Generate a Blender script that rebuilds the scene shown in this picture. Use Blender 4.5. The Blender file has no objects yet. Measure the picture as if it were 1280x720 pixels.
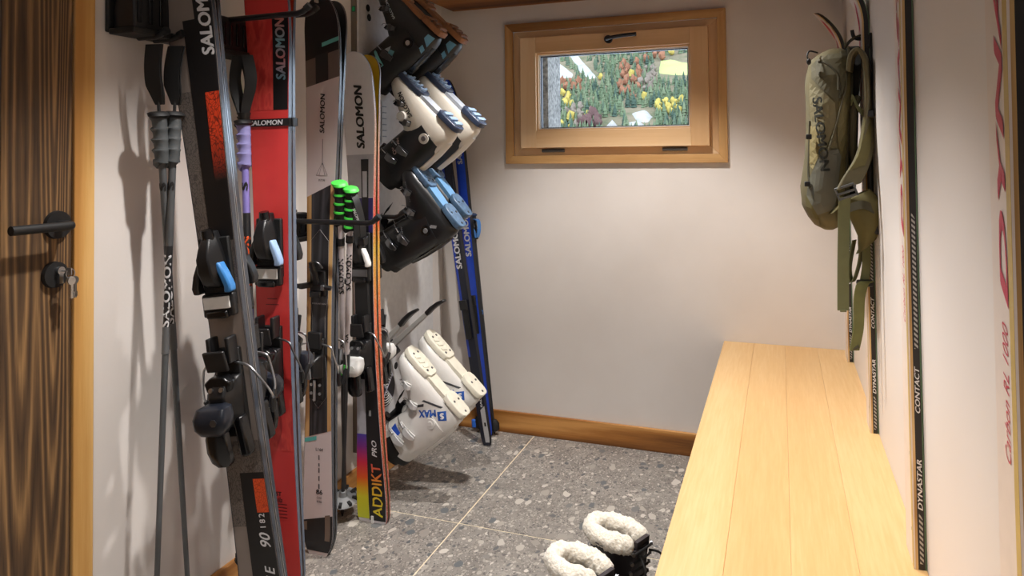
import bpy, bmesh, math, random
from mathutils import Vector, Matrix, noise
from mathutils.bvhtree import BVHTree
random.seed(7)
S = bpy.context.scene
COL = S.collection
PI = math.pi
V = Vector

# ------------------------------------------------------------------ camera
FPX, PX, PY, CAM_H = 906.7, 638.5, 170.3, 1.17
YAW, PIT, ROL = .354894, .025700, -.010369
_f = V((-math.sin(YAW)*math.cos(PIT), math.cos(YAW)*math.cos(PIT), math.sin(PIT)))
_r0 = V((math.cos(YAW), math.sin(YAW), 0)); _u0 = _r0.cross(_f)
_r = _r0*math.cos(ROL) + _u0*math.sin(ROL); _u = _u0*math.cos(ROL) - _r0*math.sin(ROL)
CAM = V((0, 0, CAM_H))
cd = bpy.data.cameras.new('camera'); cam = bpy.data.objects.new('camera', cd); COL.objects.link(cam)
cam.matrix_world = Matrix(((_r.x, _u.x, -_f.x, 0), (_r.y, _u.y, -_f.y, 0), (_r.z, _u.z, -_f.z, CAM_H), (0, 0, 0, 1)))
cd.sensor_width = 36; cd.lens = 36*FPX/1280
cd.shift_x = (640-PX)/1280; cd.shift_y = -(360-PY)/1280
cd.clip_start = .02; cd.clip_end = 4000
S.camera = cam

def ray(px, py): return _f + _r*((px-PX)/FPX) - _u*((py-PY)/FPX)
def atY(px, py, y): d = ray(px, py); return CAM + d*(y/d.y)       # point on the plane y = const
def atX(px, py, x): d = ray(px, py); return CAM + d*(x/d.x)
def atZ(px, py, z): d = ray(px, py); return CAM + d*((z-CAM_H)/d.z)

# ------------------------------------------------------------------ world, sun, lamps, exposure
S.view_settings.view_transform = 'Standard'; S.view_settings.look = 'None'
S.view_settings.gamma = 1; S.view_settings.exposure = 0.0
w = bpy.data.worlds.new('world'); S.world = w; w.use_nodes = True
bg = w.node_tree.nodes['Background']; bg.inputs[0].default_value = (.66, .82, 1, 1); bg.inputs[1].default_value = 4.0

def lamp(kind, name, loc, energy, color, aim=None, **kw):
    d = bpy.data.lights.new(name, kind); d.energy = energy; d.color = color
    for k, v in kw.items(): setattr(d, k, v)
    o = bpy.data.objects.new(name, d); COL.objects.link(o); o.location = loc
    if aim is not None: o.rotation_euler = V(aim).to_track_quat('-Z', 'Y').to_euler()
    return o
lamp('SUN', 'sun', (0, 0, 30), 1.6, (1, .95, .86), aim=(-.35, .75, -.55), angle=.01)
WARM = (1, .955, .915)
lamp('SPOT', 'ceiling_spot_rear', (-.50, 2.12, 2.12), 100, WARM, aim=(0, 0, -1), spot_size=math.radians(96), spot_blend=.5, shadow_soft_size=.03)
lamp('SPOT', 'ceiling_spot_middle', (-.62, 1.25, 2.12), 98, WARM, aim=(0, 0, -1), spot_size=math.radians(92), spot_blend=.5, shadow_soft_size=.03)
lamp('SPOT', 'ceiling_spot_front', (-.60, .2, 2.12), 30, WARM, aim=(0, 0, -1), spot_size=math.radians(96), spot_blend=.5, shadow_soft_size=.04)
lamp('AREA', 'ambient_fill', (-.5, -.7, 2.1), 5.5, (.96, .97, 1), aim=(0, .35, -1), shape='RECTANGLE', size=1.0, size_y=1.0)  # added soft fill near the camera, stands for no known luminaire

# ------------------------------------------------------------------ helpers: materials
def lin(c):
    r = []
    for x in c[:3]:
        x /= 255.; r.append(x/12.92 if x <= .04045 else ((x+.055)/1.055)**2.4)
    return (*r, 1)
class NT:
    def __init__(s, name):
        s.m = bpy.data.materials.new(name); s.m.use_nodes = True; s.t = s.m.node_tree
        s.b = s.t.nodes['Principled BSDF']
    def n(s, typ, **kw):
        x = s.t.nodes.new(typ)
        for k, v in kw.items():
            if k.startswith('i_'):
                key = k[2:]; key = int(key) if key.isdigit() else key.replace('_', ' ')
                x.inputs[key].default_value = v
            else: setattr(x, k, v)
        return x
    def l(s, a, b): s.t.links.new(a, b)
    def coords(s, scale=(1, 1, 1), kind='Object', rot=(0, 0, 0)):
        tc = s.n('ShaderNodeTexCoord'); mp = s.n('ShaderNodeMapping')
        mp.inputs['Scale'].default_value = scale; mp.inputs['Rotation'].default_value = rot
        s.l(tc.outputs[kind], mp.inputs[0]); return mp.outputs[0]
    def ramp(s, fac, stops, interp='LINEAR'):
        r = s.n('ShaderNodeValToRGB'); cr = r.color_ramp; cr.interpolation = interp
        while len(cr.elements) < len(stops): cr.elements.new(.5)
        for e, (p, c) in zip(cr.elements, stops): e.position = p; e.color = c
        if fac is not None: s.l(fac, r.inputs[0])
        return r
    def mix(s, fac, a, b, mode='MIX'):
        x = s.n('ShaderNodeMix', data_type='RGBA', blend_type=mode)
        for i, v in ((0, fac), (6, a), (7, b)):
            if isinstance(v, (int, float)): x.inputs[i].default_value = v
            elif isinstance(v, tuple): x.inputs[i].default_value = v
            else: s.l(v, x.inputs[i])
        return x.outputs[2]
    def bump(s, h, strength=.3, dist=.002):
        b = s.n('ShaderNodeBump'); b.inputs['Strength'].default_value = strength; b.inputs['Distance'].default_value = dist
        s.l(h, b.inputs['Height']); s.l(b.outputs[0], s.b.inputs['Normal'])
_mc = {}
def M(c, rough=.5, metal=0., var=.06, vs=40, bump=0., spec=.5, name=None, coat=0.):
    """plain surface with slight procedural tone variation"""
    key = (tuple(c), rough, metal, var, vs, bump, spec, coat)
    if key in _mc: return _mc[key]
    t = NT(name or 'mat'); L = lin(c)
    nz = t.n('ShaderNodeTexNoise', i_Scale=vs, i_Detail=3.); t.l(t.coords(), nz.inputs['Vector'])
    lo = tuple(x*(1-var) for x in L[:3])+(1,); hi = tuple(min(1, x*(1+var)) for x in L[:3])+(1,)
    t.l(t.ramp(nz.outputs[0], [(.3, lo), (.7, hi)]).outputs[0], t.b.inputs['Base Color'])
    t.b.inputs['Roughness'].default_value = rough; t.b.inputs['Metallic'].default_value = metal
    t.b.inputs['Specular IOR Level'].default_value = spec; t.b.inputs['Coat Weight'].default_value = coat
    if bump: t.bump(nz.outputs[0], bump)
    _mc[key] = t.m; return t.m
def wood(name, dark, mid, light, along='z', ring=9., stretch=.07, fine=90, rough=.55, bump=.25, contrast=1., off=0., nscale=None, lines=None, mixf=.45):
    t = NT(name)
    sc = {'x': (stretch, 1, 1), 'y': (1, stretch, 1), 'z': (1, 1, stretch)}[along]
    co = t.coords(sc)
    ad = t.n('ShaderNodeVectorMath', operation='ADD'); ad.inputs[1].default_value = (off, off*1.7, off*.6); t.l(co, ad.inputs[0]); co = ad.outputs[0]
    n1 = t.n('ShaderNodeTexNoise', i_Scale=nscale or ring*.35, i_Detail=2., i_Roughness=.4); t.l(co, n1.inputs['Vector'])
    mul = t.n('ShaderNodeMath', operation='MULTIPLY'); mul.inputs[1].default_value = lines or ring*1.6; t.l(n1.outputs[0], mul.inputs[0])
    sn = t.n('ShaderNodeMath', operation='PINGPONG'); sn.inputs[1].default_value = 1.; t.l(mul.outputs[0], sn.inputs[0])
    n2 = t.n('ShaderNodeTexNoise', i_Scale=fine, i_Detail=4., i_Roughness=.65); t.l(co, n2.inputs['Vector'])
    mx = t.n('ShaderNodeMix', data_type='FLOAT'); mx.inputs[0].default_value = mixf
    t.l(sn.outputs[0], mx.inputs[2]); t.l(n2.outputs[0], mx.inputs[3])
    c = t.ramp(mx.outputs[0], [(.5-.28*contrast, lin(dark)), (.5, lin(mid)), (.5+.22*contrast, lin(light))])
    t.l(c.outputs[0], t.b.inputs['Base Color']); t.b.inputs['Roughness'].default_value = rough
    t.bump(mx.outputs[0], bump, .0015)
    return t.m
def stops_z(name, stops, rough=.35, axis=2, lo=0., hi=1., kind='Object', spark=0.):
    """colour changing along a local axis of the object (print on a topsheet)"""
    t = NT(name); tc = t.n('ShaderNodeTexCoord'); sp = t.n('ShaderNodeSeparateXYZ'); t.l(tc.outputs[kind], sp.inputs[0])
    mr = t.n('ShaderNodeMapRange'); mr.inputs[1].default_value = lo; mr.inputs[2].default_value = hi; t.l(sp.outputs[axis], mr.inputs[0])
    r = t.ramp(mr.outputs[0], [(p, lin(c)) for p, c in stops]); out = r.outputs[0]
    if spark:
        vo = t.n('ShaderNodeTexVoronoi', i_Scale=260.); t.l(tc.outputs['Object'], vo.inputs['Vector'])
        out = t.mix(t.ramp(vo.outputs[0], [(.1, (spark, spark, spark, 1)), (.45, (0, 0, 0, 1))]).outputs[0], out, (1, .85, .6, 1))
    t.l(out, t.b.inputs['Base Color']); t.b.inputs['Roughness'].default_value = rough
    return t.m
def crackle(name, a, b, scale=90, rough=.4, fade=None):
    """fine cell-line print"""
    t = NT(name); co = t.coords((1, 1, .6))
    nz = t.n('ShaderNodeTexNoise', i_Scale=25.); t.l(co, nz.inputs['Vector'])
    av = t.mix(.06, co, nz.outputs[1])
    vo = t.n('ShaderNodeTexVoronoi', feature='DISTANCE_TO_EDGE', i_Scale=scale); t.l(av, vo.inputs['Vector'])
    c = t.ramp(vo.outputs[0], [(.03, lin(b)), (.1, lin(a))]).outputs[0]
    if fade:
        tc = t.n('ShaderNodeTexCoord'); sp = t.n('ShaderNodeSeparateXYZ'); t.l(tc.outputs['Object'], sp.inputs[0])
        mr = t.n('ShaderNodeMapRange'); mr.inputs[1].default_value = fade[0]; mr.inputs[2].default_value = fade[1]; t.l(sp.outputs[2], mr.inputs[0])
        c = t.mix(mr.outputs[0], c, lin(fade[2]))
    t.l(c, t.b.inputs['Base Color']); t.b.inputs['Roughness'].default_value = rough
    return t.m

# ------------------------------------------------------------------ helpers: geometry
class MB:
    def __init__(s): s.v = []; s.f = []
    def add(s, vs, fs, T=None):
        o = len(s.v); s.v += [(T @ V(p)) if T is not None else V(p) for p in vs]; s.f += [[i+o for i in f] for f in fs]; return s
    def box(s, c, d, T=None):
        c = V(c); x, y, z = (q/2 for q in d)
        vs = [c+V((a*x, b*y, e*z)) for a in (-1, 1) for b in (-1, 1) for e in (-1, 1)]
        return s.add(vs, [(0, 1, 3, 2), (4, 6, 7, 5), (0, 4, 5, 1), (2, 3, 7, 6), (0, 2, 6, 4), (1, 5, 7, 3)], T)
    def span(s, a, b, T=None):
        a, b = V(a), V(b); return s.box((a+b)/2, [abs(q) for q in (b-a)], T)
    def loft(s, rings, cap0=True, cap1=True, T=None, closed=True):
        n = len(rings[0]); vs = [p for r in rings for p in r]; fs = []
        for k in range(len(rings)-1):
            for i in range(n if closed else n-1):
                j = (i+1) % n; fs.append((k*n+i, k*n+j, (k+1)*n+j, (k+1)*n+i))
        if cap0: fs.append(tuple(range(n-1, -1, -1)))
        if cap1: fs.append(tuple((len(rings)-1)*n+i for i in range(n)))
        return s.add(vs, fs, T)
    def tube(s, pts, r, n=10, T=None, flat=1.):
        pts = [V(p) for p in pts]; m = len(pts)
        rs = r if isinstance(r, (list, tuple)) else [r]*m
        rings = []; up = None
        for i, p in enumerate(pts):
            d = (pts[min(i+1, m-1)]-pts[max(i-1, 0)]).normalized()
            if up is None:
                up = V((0, 0, 1)) if abs(d.z) < .9 else V((0, 1, 0))
            a = d.cross(up).normalized(); b = a.cross(d).normalized(); up = b
            rings.append([p + a*math.cos(2*PI*k/n)*rs[i] + b*math.sin(2*PI*k/n)*rs[i]*flat for k in range(n)])
        return s.loft(rings, T=T)
    def ribbon(s, pts, wd, th, T=None):
        """flat strap: wd = width vector (or one per point), th = thickness"""
        pts = [V(p) for p in pts]; m = len(pts); rings = []
        for i, p in enumerate(pts):
            d = (pts[min(i+1, m-1)]-pts[max(i-1, 0)]).normalized()
            a = V(wd[i]) if isinstance(wd, list) else V(wd)
            nn = a.cross(d).normalized()*th/2; a = a/2
            rings.append([p-a-nn, p+a-nn, p+a+nn, p-a+nn])
        return s.loft(rings, T=T)
    def prism(s, outline, d, T=None):
        n = len(outline)
        return s.loft([[(x, y, -d/2) for x, y in outline], [(x, y, d/2) for x, y in outline]], T=T)
    def ell(s, c, r, n=14, m=9, T=None):
        c = V(c); rings = []
        for k in range(m+1):
            a = -PI/2 + PI*(k+.001)/(m+.002)
            rings.append([c+V((r[0]*math.cos(a)*math.cos(2*PI*i/n), r[1]*math.cos(a)*math.sin(2*PI*i/n), r[2]*math.sin(a))) for i in range(n)])
        return s.loft(rings, T=T)
    def build(s, name, mat, parent=None, smooth=40, bevel=0., seg=2):
        me = bpy.data.meshes.new(name); me.from_pydata([tuple(p) for p in s.v], [], s.f); me.validate()
        bm = bmesh.new(); bm.from_mesh(me); bmesh.ops.recalc_face_normals(bm, faces=bm.faces); bm.to_mesh(me); bm.free()
        if smooth: me.shade_smooth(); me.set_sharp_from_angle(angle=math.radians(smooth))
        o = bpy.data.objects.new(name, me); COL.objects.link(o); me.materials.append(mat)
        if parent: o.parent = parent
        if bevel:
            b = o.modifiers.new('bevel', 'BEVEL'); b.width = bevel; b.segments = seg; b.limit_method = 'ANGLE'; b.angle_limit = math.radians(35)
        return o
def thing(name, label, cat, loc=(0, 0, 0), mat=None, group=None):
    o = bpy.data.objects.new(name, None); COL.objects.link(o); o.empty_display_size = .05
    if mat is not None: o.matrix_world = mat
    else: o.location = loc
    o['label'] = label; o['category'] = cat
    if group: o['group'] = group
    return o
def tag(o, label, cat, group=None):
    o['label'] = label; o['category'] = cat
    if group: o['group'] = group
    return o
def struct(o): o['kind'] = 'structure'; return o
def copy_thing(root, mat, label, group=None):
    r = root.copy(); COL.objects.link(r); r.matrix_world = mat; r['label'] = label
    if group: r['group'] = group
    def rec(src, dst):
        for ch in [c for c in ALLCH(src)]:
            c = ch.copy(); COL.objects.link(c); c.parent = dst; c.matrix_parent_inverse = Matrix(); rec(ch, c)
    rec(root, r); return r
def ALLCH(o): return [c for c in bpy.data.objects if c.parent == o]
def frame(o, x, y, z):
    return Matrix(((x.x, y.x, z.x, o.x), (x.y, y.y, z.y, o.y), (x.z, y.z, z.z, o.z), (0, 0, 0, 1)))
def catmull(pts, n=6):
    pts = [V(p) for p in pts]; out = []
    for i in range(len(pts)-1):
        a, b, c, d = pts[max(i-1, 0)], pts[i], pts[i+1], pts[min(i+2, len(pts)-1)]
        for k in range(n):
            t = k/n; out.append(.5*((2*b)+(c-a)*t+(2*a-5*b+4*c-d)*t*t+(3*b-a-3*c+d)*t**3))
    return out+[pts[-1]]

def text_verts(s, W, H, bold=.022, shear=0., space=1.):
    """flat text mesh fitted to W x H, origin at its centre"""
    cu = bpy.data.curves.new('t', 'FONT'); cu.body = s; cu.size = 1; cu.shear = shear; cu.space_character = space
    cu.resolution_u = 3; cu.fill_mode = 'FRONT'
    ob = bpy.data.objects.new('t', cu); COL.objects.link(ob)
    dg = bpy.context.evaluated_depsgraph_get(); dg.update()
    me = bpy.data.meshes.new_from_object(ob.evaluated_get(dg))
    vs = [v.co.copy() for v in me.vertices]; fs = [list(p.vertices) for p in me.polygons]
    bpy.data.objects.remove(ob); bpy.data.curves.remove(cu); bpy.data.meshes.remove(me)
    if bold > .005:                                   # heavier strokes: overlaid copies a hair apart
        n0 = len(vs); f0 = list(fs); v0 = list(vs); vs = []; fs = []
        for q, dx in enumerate((-bold, -bold/3, bold/3, bold)):
            vs += [v+V((dx, (.4*bold if q % 2 else -.4*bold), q)) for v in v0]; fs += [[i+q*n0 for i in f] for f in f0]
    x0 = min(v.x for v in vs); x1 = max(v.x for v in vs); y0 = min(v.y for v in vs); y1 = max(v.y for v in vs)
    for v in vs: v.x = (v.x-(x0+x1)/2)*W/(x1-x0); v.y = (v.y-(y0+y1)/2)*H/(y1-y0); v.z *= 7e-5
    return vs, fs
def text(s, W, H, T, mat, parent=None, name='lettering', **kw):
    vs, fs = text_verts(s, W, H, **kw)
    return MB().add(vs, fs, T).build(name, mat, parent, smooth=0)
def project(vs, fs, T, dirn, bvh, name, mat, parent, lift=.0012, maxlen=.006):
    """drape a flat mesh onto a surface (all in the surface object's own coordinates)"""
    me = bpy.data.meshes.new('p'); me.from_pydata([tuple(T @ v) for v in vs], [], fs)
    bm = bmesh.new(); bm.from_mesh(me); bmesh.ops.triangulate(bm, faces=bm.faces)
    for _ in range(3):
        es = [e for e in bm.edges if e.calc_length() > maxlen]
        if not es: break
        bmesh.ops.subdivide_edges(bm, edges=es, cuts=1); bmesh.ops.triangulate(bm, faces=[f for f in bm.faces if len(f.verts) > 3])
    d = V(dirn).normalized(); o0 = T.translation
    for v in bm.verts:
        ex = min(max(-(v.co-o0).dot(d), 0), .0004) if T != Matrix() else 0
        h = bvh.ray_cast(v.co-d*.3, d)
        if h[0] is not None: v.co = h[0]-d*(lift+ex)
    bm.to_mesh(me); bm.free()
    o = bpy.data.objects.new(name, me); COL.objects.link(o); me.materials.append(mat); me.name = name
    if parent: o.parent = parent
    return o
def bvh_of(obs):
    vs = []; fs = []
    for o in obs:
        k = len(vs); vs += [v.co.copy() for v in o.data.vertices]; fs += [[i+k for i in p.vertices] for p in o.data.polygons]
    return BVHTree.FromPolygons(vs, fs)

# ------------------------------------------------------------------ common materials
BLACK = M((22, 22, 24), .38); BLACKM = M((20, 20, 21), .6); BLACKG = M((16, 16, 18), .22)
RUBBER = M((26, 26, 27), .75, bump=.1); STEEL = M((190, 192, 196), .28, 1.); DSTEEL = M((120, 122, 126), .35, 1.)
WHITEP = M((232, 232, 230), .35); WHITE = M((238, 238, 236), .5); GREYP = M((120, 122, 124), .45)
BLUEP = M((58, 128, 196), .35); CYAN = M((120, 205, 205), .4); REDP = M((196, 30, 34), .35)
LETW = M((225, 225, 228), .5, var=.02); LETB = M((20, 20, 22), .5, var=.02); LETO = M((232, 92, 40), .5, var=.02)

# ================================================================== ROOM
XL, XR, YB, YF, ZC = -1.40, .2235, 2.90, -1.6, 2.15
def plaster():
    t = NT('plaster'); co = t.coords()
    a = t.n('ShaderNodeTexNoise', i_Scale=3., i_Detail=4.); t.l(co, a.inputs['Vector'])
    b = t.n('ShaderNodeTexNoise', i_Scale=140., i_Detail=3.); t.l(co, b.inputs['Vector'])
    t.l(t.ramp(a.outputs[0], [(.3, lin((218, 211, 205))), (.7, lin((227, 221, 216)))]).outputs[0], t.b.inputs['Base Color'])
    t.b.inputs['Roughness'].default_value = .85; t.bump(b.outputs[0], .12, .001); return t.m
PLASTER = plaster()
def smoothwhite():
    t = NT('smooth_white'); co = t.coords()
    a = t.n('ShaderNodeTexNoise', i_Scale=2.); t.l(co, a.inputs['Vector'])
    t.l(t.ramp(a.outputs[0], [(.3, lin((222, 216, 212))), (.7, lin((230, 225, 222)))]).outputs[0], t.b.inputs['Base Color'])
    t.b.inputs['Roughness'].default_value = .5; return t.m
WX0, WX1, WZ0, WZ1 = -1.066, -.214, 1.158, 1.699      # hole for the window
mb = MB()
mb.span((XL-.2, YB, -.02), (WX0, YB+.25, ZC)).span((WX1, YB, -.02), (XR+.2, YB+.25, ZC)).span((WX0, YB, -.02), (WX1, YB+.25, WZ0)).span((WX0, YB, WZ1), (WX1, YB+.25, ZC))
struct(mb.build('wall_back', PLASTER, smooth=0))
struct(MB().span((XL-.2, 1.115, -.02), (XL, YB, ZC)).span((XL-.2, YF, -.02), (XL, .1, ZC)).span((XL-.2, .1, 2.05), (XL, 1.115, ZC)).build('wall_left', PLASTER, smooth=0))
struct(MB().span((XR, YF, -.02), (XR+.2, YB, ZC)).build('wall_right', smoothwhite(), smooth=0))
struct(MB().span((XL-.2, YF-.2, -.02), (XR+.2, YF, ZC)).build('wall_front', PLASTER, smooth=0))
struct(MB().span((XL-.2, YF-.2, ZC), (XR+.2, YB+.25, ZC+.2)).build('ceiling', PLASTER, smooth=0))
# beam under the ceiling at the back wall
OLDOAK = wood('old_oak', (70, 38, 14), (128, 78, 34), (170, 112, 56), 'x', 7, .08, 60, .7, .5)
struct(MB().span((-1.342, 2.60, 1.803), (XR, YB, ZC)).build('ceiling_beam', OLDOAK, bevel=.006))

# floor: large stone-chip tiles with pale joints
def chips():
    t = NT('stone_chip_tile'); co = t.coords()
    nz = t.n('ShaderNodeTexNoise', i_Scale=14., i_Detail=3.); t.l(co, nz.inputs['Vector'])
    av = t.mix(.035, co, nz.outputs[1])
    base = t.n('ShaderNodeTexNoise', i_Scale=9., i_Detail=6., i_Roughness=.7); t.l(co, base.inputs['Vector'])
    c = t.ramp(base.outputs[0], [(.3, lin((122, 117, 112))), (.5, lin((142, 137, 131))), (.72, lin((160, 155, 149)))]).outputs[0]
    for sc, thr, rad, cols, vec in ((230, .45, .42, ((98, 94, 91), (196, 190, 182)), av), (120, .52, .40, ((104, 101, 100), (200, 194, 186)), av),
                                    (60, .64, .40, ((100, 102, 104), (214, 208, 199)), av), (30, .77, .38, ((104, 109, 112), (210, 204, 195)), av)):
        sq = t.n('ShaderNodeVectorMath', operation='MULTIPLY'); sq.inputs[1].default_value = (1., .62+.02*(sc % 7), 1.); t.l(vec, sq.inputs[0])
        vo = t.n('ShaderNodeTexVoronoi', i_Scale=float(sc), i_Randomness=1.); t.l(sq.outputs[0], vo.inputs['Vector'])
        sp = t.n('ShaderNodeSeparateColor'); t.l(vo.outputs['Color'], sp.inputs[0])
        gt = t.n('ShaderNodeMath', operation='GREATER_THAN'); gt.inputs[1].default_value = thr; t.l(sp.outputs[0], gt.inputs[0])
        # irregular chip size
        rr = t.n('ShaderNodeMath', operation='MULTIPLY_ADD'); rr.inputs[1].default_value = .25; rr.inputs[2].default_value = rad-.12; t.l(sp.outputs[2], rr.inputs[0])
        lt = t.n('ShaderNodeMath', operation='LESS_THAN'); t.l(vo.outputs['Distance'], lt.inputs[0]); t.l(rr.outputs[0], lt.inputs[1])
        mk = t.n('ShaderNodeMath', operation='MULTIPLY'); t.l(gt.outputs[0], mk.inputs[0]); t.l(lt.outputs[0], mk.inputs[1])
        cc = t.ramp(sp.outputs[1], [(.25, lin(cols[0])), (.38, lin((150, 144, 137))), (.7, lin((176, 170, 161))), (1., lin(cols[1]))]).outputs[0]
        c = t.mix(mk.outputs[0], c, cc)
    t.l(c, t.b.inputs['Base Color']); t.b.inputs['Roughness'].default_value = .5
    return t.m
fl = struct(MB().span((XL-.2, YF-.2, -.06), (XR+.2, YB+.25, -.0006)).build('floor', M((232, 220, 192), .8), smooth=0))
CH = chips(); G = .0024; TS = .9
for i in range(-1, 2):
    for j in range(-5, 1):
        x0 = max(-.98+TS*i+G, XL); x1 = min(-.98+TS*(i+1)-G, XR); y0 = max(2.131+TS*j+G, YF); y1 = min(2.131+TS*(j+1)-G, YB)
        if x1-x0 < .02 or y1-y0 < .02: continue
        MB().span((x0, y0, -.0005), (x1, y1, .0004)).build('tile', CH, fl, smooth=0)

# baseboards
BB = wood('baseboard_oak', (104, 62, 22), (168, 110, 50), (206, 150, 84), 'x', 11, .06, 70, .5, .3)
BBy = wood('baseboard_oak_y', (104, 62, 22), (168, 110, 50), (206, 150, 84), 'y', 11, .06, 70, .5, .3)
struct(MB().span((XL+.0145, YB-.014, 0), (XR, YB, .088)).build('baseboard_back', BB, bevel=.002))
struct(MB().span((XL, 1.165, 0), (XL+.014, YB, .092)).build('baseboard_left', BBy, bevel=.002))

# door: planks, frame strip, lever handle, lock
DOORW = [wood('door_wood_%d' % i, (46, 32, 22), (92, 68, 44), (152, 116, 74), 'z', 15, .035, 150, .6, .7, 1.2, off=i*3.1+.7, nscale=7., lines=70., mixf=.55) for i in range(3)]
d1 = thing('door_1', '', '', (XL, .60, 0)); del d1['label']; del d1['category']; d1['kind'] = 'structure'
ys = [.1, .42, .70, .968, 1.112]
ys = [.1, .38, .68, .962, 1.113]
for i in range(4):
    MB().span((-.03, ys[i]+.0012-.6, .008), (.002, ys[i+1]-.0012-.6, 2.04)).build('plank', DOORW[i % 3], d1, bevel=.0025)
HY, HZ = 1.077, 1.036
mb = MB(); mb.tube([(.002, HY-.6, HZ), (.011, HY-.6, HZ)], [.029, .028], 28); mb.build('handle_rosette', BLACKM, d1)
mb = MB(); mb.tube(catmull([(.010, HY-.6, HZ), (.036, HY-.6, HZ), (.047, HY-.6-.004, HZ), (.050, HY-.6-.018, HZ), (.050, HY-.6-.128, HZ+.001)], 5), .0092, 14)
mb.build('lever_handle', BLACKM, d1)
LY, LZ = 1.071, .935
MB().tube([(.002, LY-.6, LZ), (.012, LY-.6, LZ)], [.027, .026], 28).build('lock_rosette', BLACKM, d1)
mb = MB(); mb.tube([(.010, LY-.6+.004, LZ+.008), (.021, LY-.6+.004, LZ+.008)], .0082, 16); mb.box((.0150, LY-.6+.004, LZ-.007), (.011, .009, .022))
mb.build('lock_cylinder', STEEL, d1)
struct(MB().span((XL-.03, 1.115, 0), (XL+.006, 1.163, ZC)).build('trim_1', wood('door_frame_pine', (186, 132, 66), (210, 160, 90), (226, 182, 114), 'z', 12, .05, 60, .55, .15, .8), bevel=.002))
# bunch of keys hanging in the lock
kt = thing('key_bunch', 'small bunch of steel keys hanging from the lock of the dark wooden door', 'keys', (XL+.02, LY+.004, LZ+.008))
mb = MB(); mb.tube([(.001, 0, 0), (.016, 0, 0)], .0016, 8); mb.add([], []); mb.box((.022, 0, 0), (.014, .0022, .014)); mb.build('inserted_key', STEEL, kt, bevel=.0006)
ring = [(.026, .012+.012*math.cos(a), -.008+.012*math.sin(a)) for a in [2*PI*k/20 for k in range(21)]]
ring = [(.018, .006+(y-.012)*.8, (z+.008)*.8-.006) for x, y, z in ring]
MB().tube(ring, .0011, 6).build('key_ring', STEEL, kt)
for q, (dy, dx) in enumerate(((.012, 0), (.018, .004), (.009, .006))):
    mb = MB(); dx -= .010; dy -= .004; mb.tube([(.026+dx, dy, -.020), (.0275+dx, dy, -.020)], .0085, 14, T=Matrix()); mb.box((.0265+dx, dy+.001, -.041), (.0018, .0055, .030)); mb.box((.0265+dx, dy+.004, -.048), (.0018, .003, .010))
    mb.build('key', STEEL if q != 1 else DSTEEL, kt)

# bench
BW = [wood('bench_oak_%d' % i, (210, 166, 108), (218, 177, 120), (225, 188, 134), 'y', 4, .05, 140, .36, .05, .9, off=i*2.3, nscale=3., lines=7., mixf=.7) for i in range(4)]
bn = thing('bench', 'long pale wooden bench along the white wall on the right', 'bench', (0, 1.6, 0))
XB0 = -.2135; nb = 4; bwid = (XR-XB0)/nb
for i in range(nb):
    MB().span((XB0+bwid*i+.0001, .3-1.6, .415), (XB0+bwid*(i+1)-.0001, YB-1.6-.001, .451)).build('board', BW[i], bn, smooth=0, bevel=.0006 if 0 < i < nb-1 else .0012)
MB().span((XB0+.03, .3-1.6, .33), (XB0+.055, YB-1.6-.02, .415)).build('apron', BW[1], bn, bevel=.002)
for yy in (.34, 1.55, 2.80):
    MB().span((XB0+.03, yy-1.6, 0), (XB0+.07, yy+.045-1.6, .33)).build('leg', BW[2], bn, bevel=.003)
    MB().span((XR-.09, yy-1.6, 0), (XR-.05, yy+.045-1.6, .415)).build('leg', BW[2], bn, bevel=.003)

# ------------------------------------------------------------------ window
CAS = wood('casing_oak', (132, 88, 44), (172, 126, 72), (200, 156, 100), 'x', 9, .07, 60, .6, .4)
CASz = wood('casing_oak_z', (132, 88, 44), (172, 126, 72), (200, 156, 100), 'z', 9, .07, 60, .6, .4)
PINE = wood('sash_pine', (214, 172, 124), (226, 188, 142), (234, 202, 160), 'x', 6, .05, 60, .45, .08)
PINEz = wood('sash_pine_z', (214, 172, 124), (226, 188, 142), (234, 202, 160), 'z', 6, .05, 60, .45, .08)
w1 = thing('window_1', '', '', (0, YB, 0)); del w1['label']; del w1['category']; w1['kind'] = 'structure'
def rectframe(xo0, xo1, zo0, zo1, wl, wr, wb, wt, y0, y1, mh, mv, name, par, bevel=.0015, mitre=True, pname=None):
    xi0, xi1, zi0, zi1 = xo0+wl, xo1-wr, zo0+wb, zo1-wt
    quads = [((xo0, zo0), (xo1, zo0), (xi1, zi0), (xi0, zi0), mh), ((xo1, zo1), (xo0, zo1), (xi0, zi1), (xi1, zi1), mh),
             ((xo0, zo1), (xo0, zo0), (xi0, zi0), (xi0, zi1), mv), ((xo1, zo0), (xo1, zo1), (xi1, zi1), (xi1, zi0), mv)]
    if not mitre:
        quads = [((xi0, zo0), (xi1, zo0), (xi1, zi0), (xi0, zi0), mh), ((xi1, zo1), (xi0, zo1), (xi0, zi1), (xi1, zi1), mh),
                 ((xo0, zo1), (xo0, zo0), (xi0, zo0), (xi0, zo1), mv), ((xo1, zo0), (xo1, zo1), (xi1, zo1), (xi1, zo0), mv)]
    out = []
    for a, b, c, d, m in quads:
        out.append(MB().loft([[(p[0], y0, p[1]) for p in (a, b, c, d)], [(p[0], y1, p[1]) for p in (a, b, c, d)]]).build(name, m, par, smooth=0, bevel=bevel))
    return out
rectframe(-1.092, -.186, 1.132, 1.726, .034, .032, .034, .034, -.018, 0, CAS, CASz, 'casing', w1)
rectframe(-1.058, -.218, 1.166, 1.692, .040, .040, .036, .036, .004, .060, PINE, PINEz, 'frame', w1)
SX0, SX1, SZ0, SZ1 = -1.020, -.252, 1.198, 1.661
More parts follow.
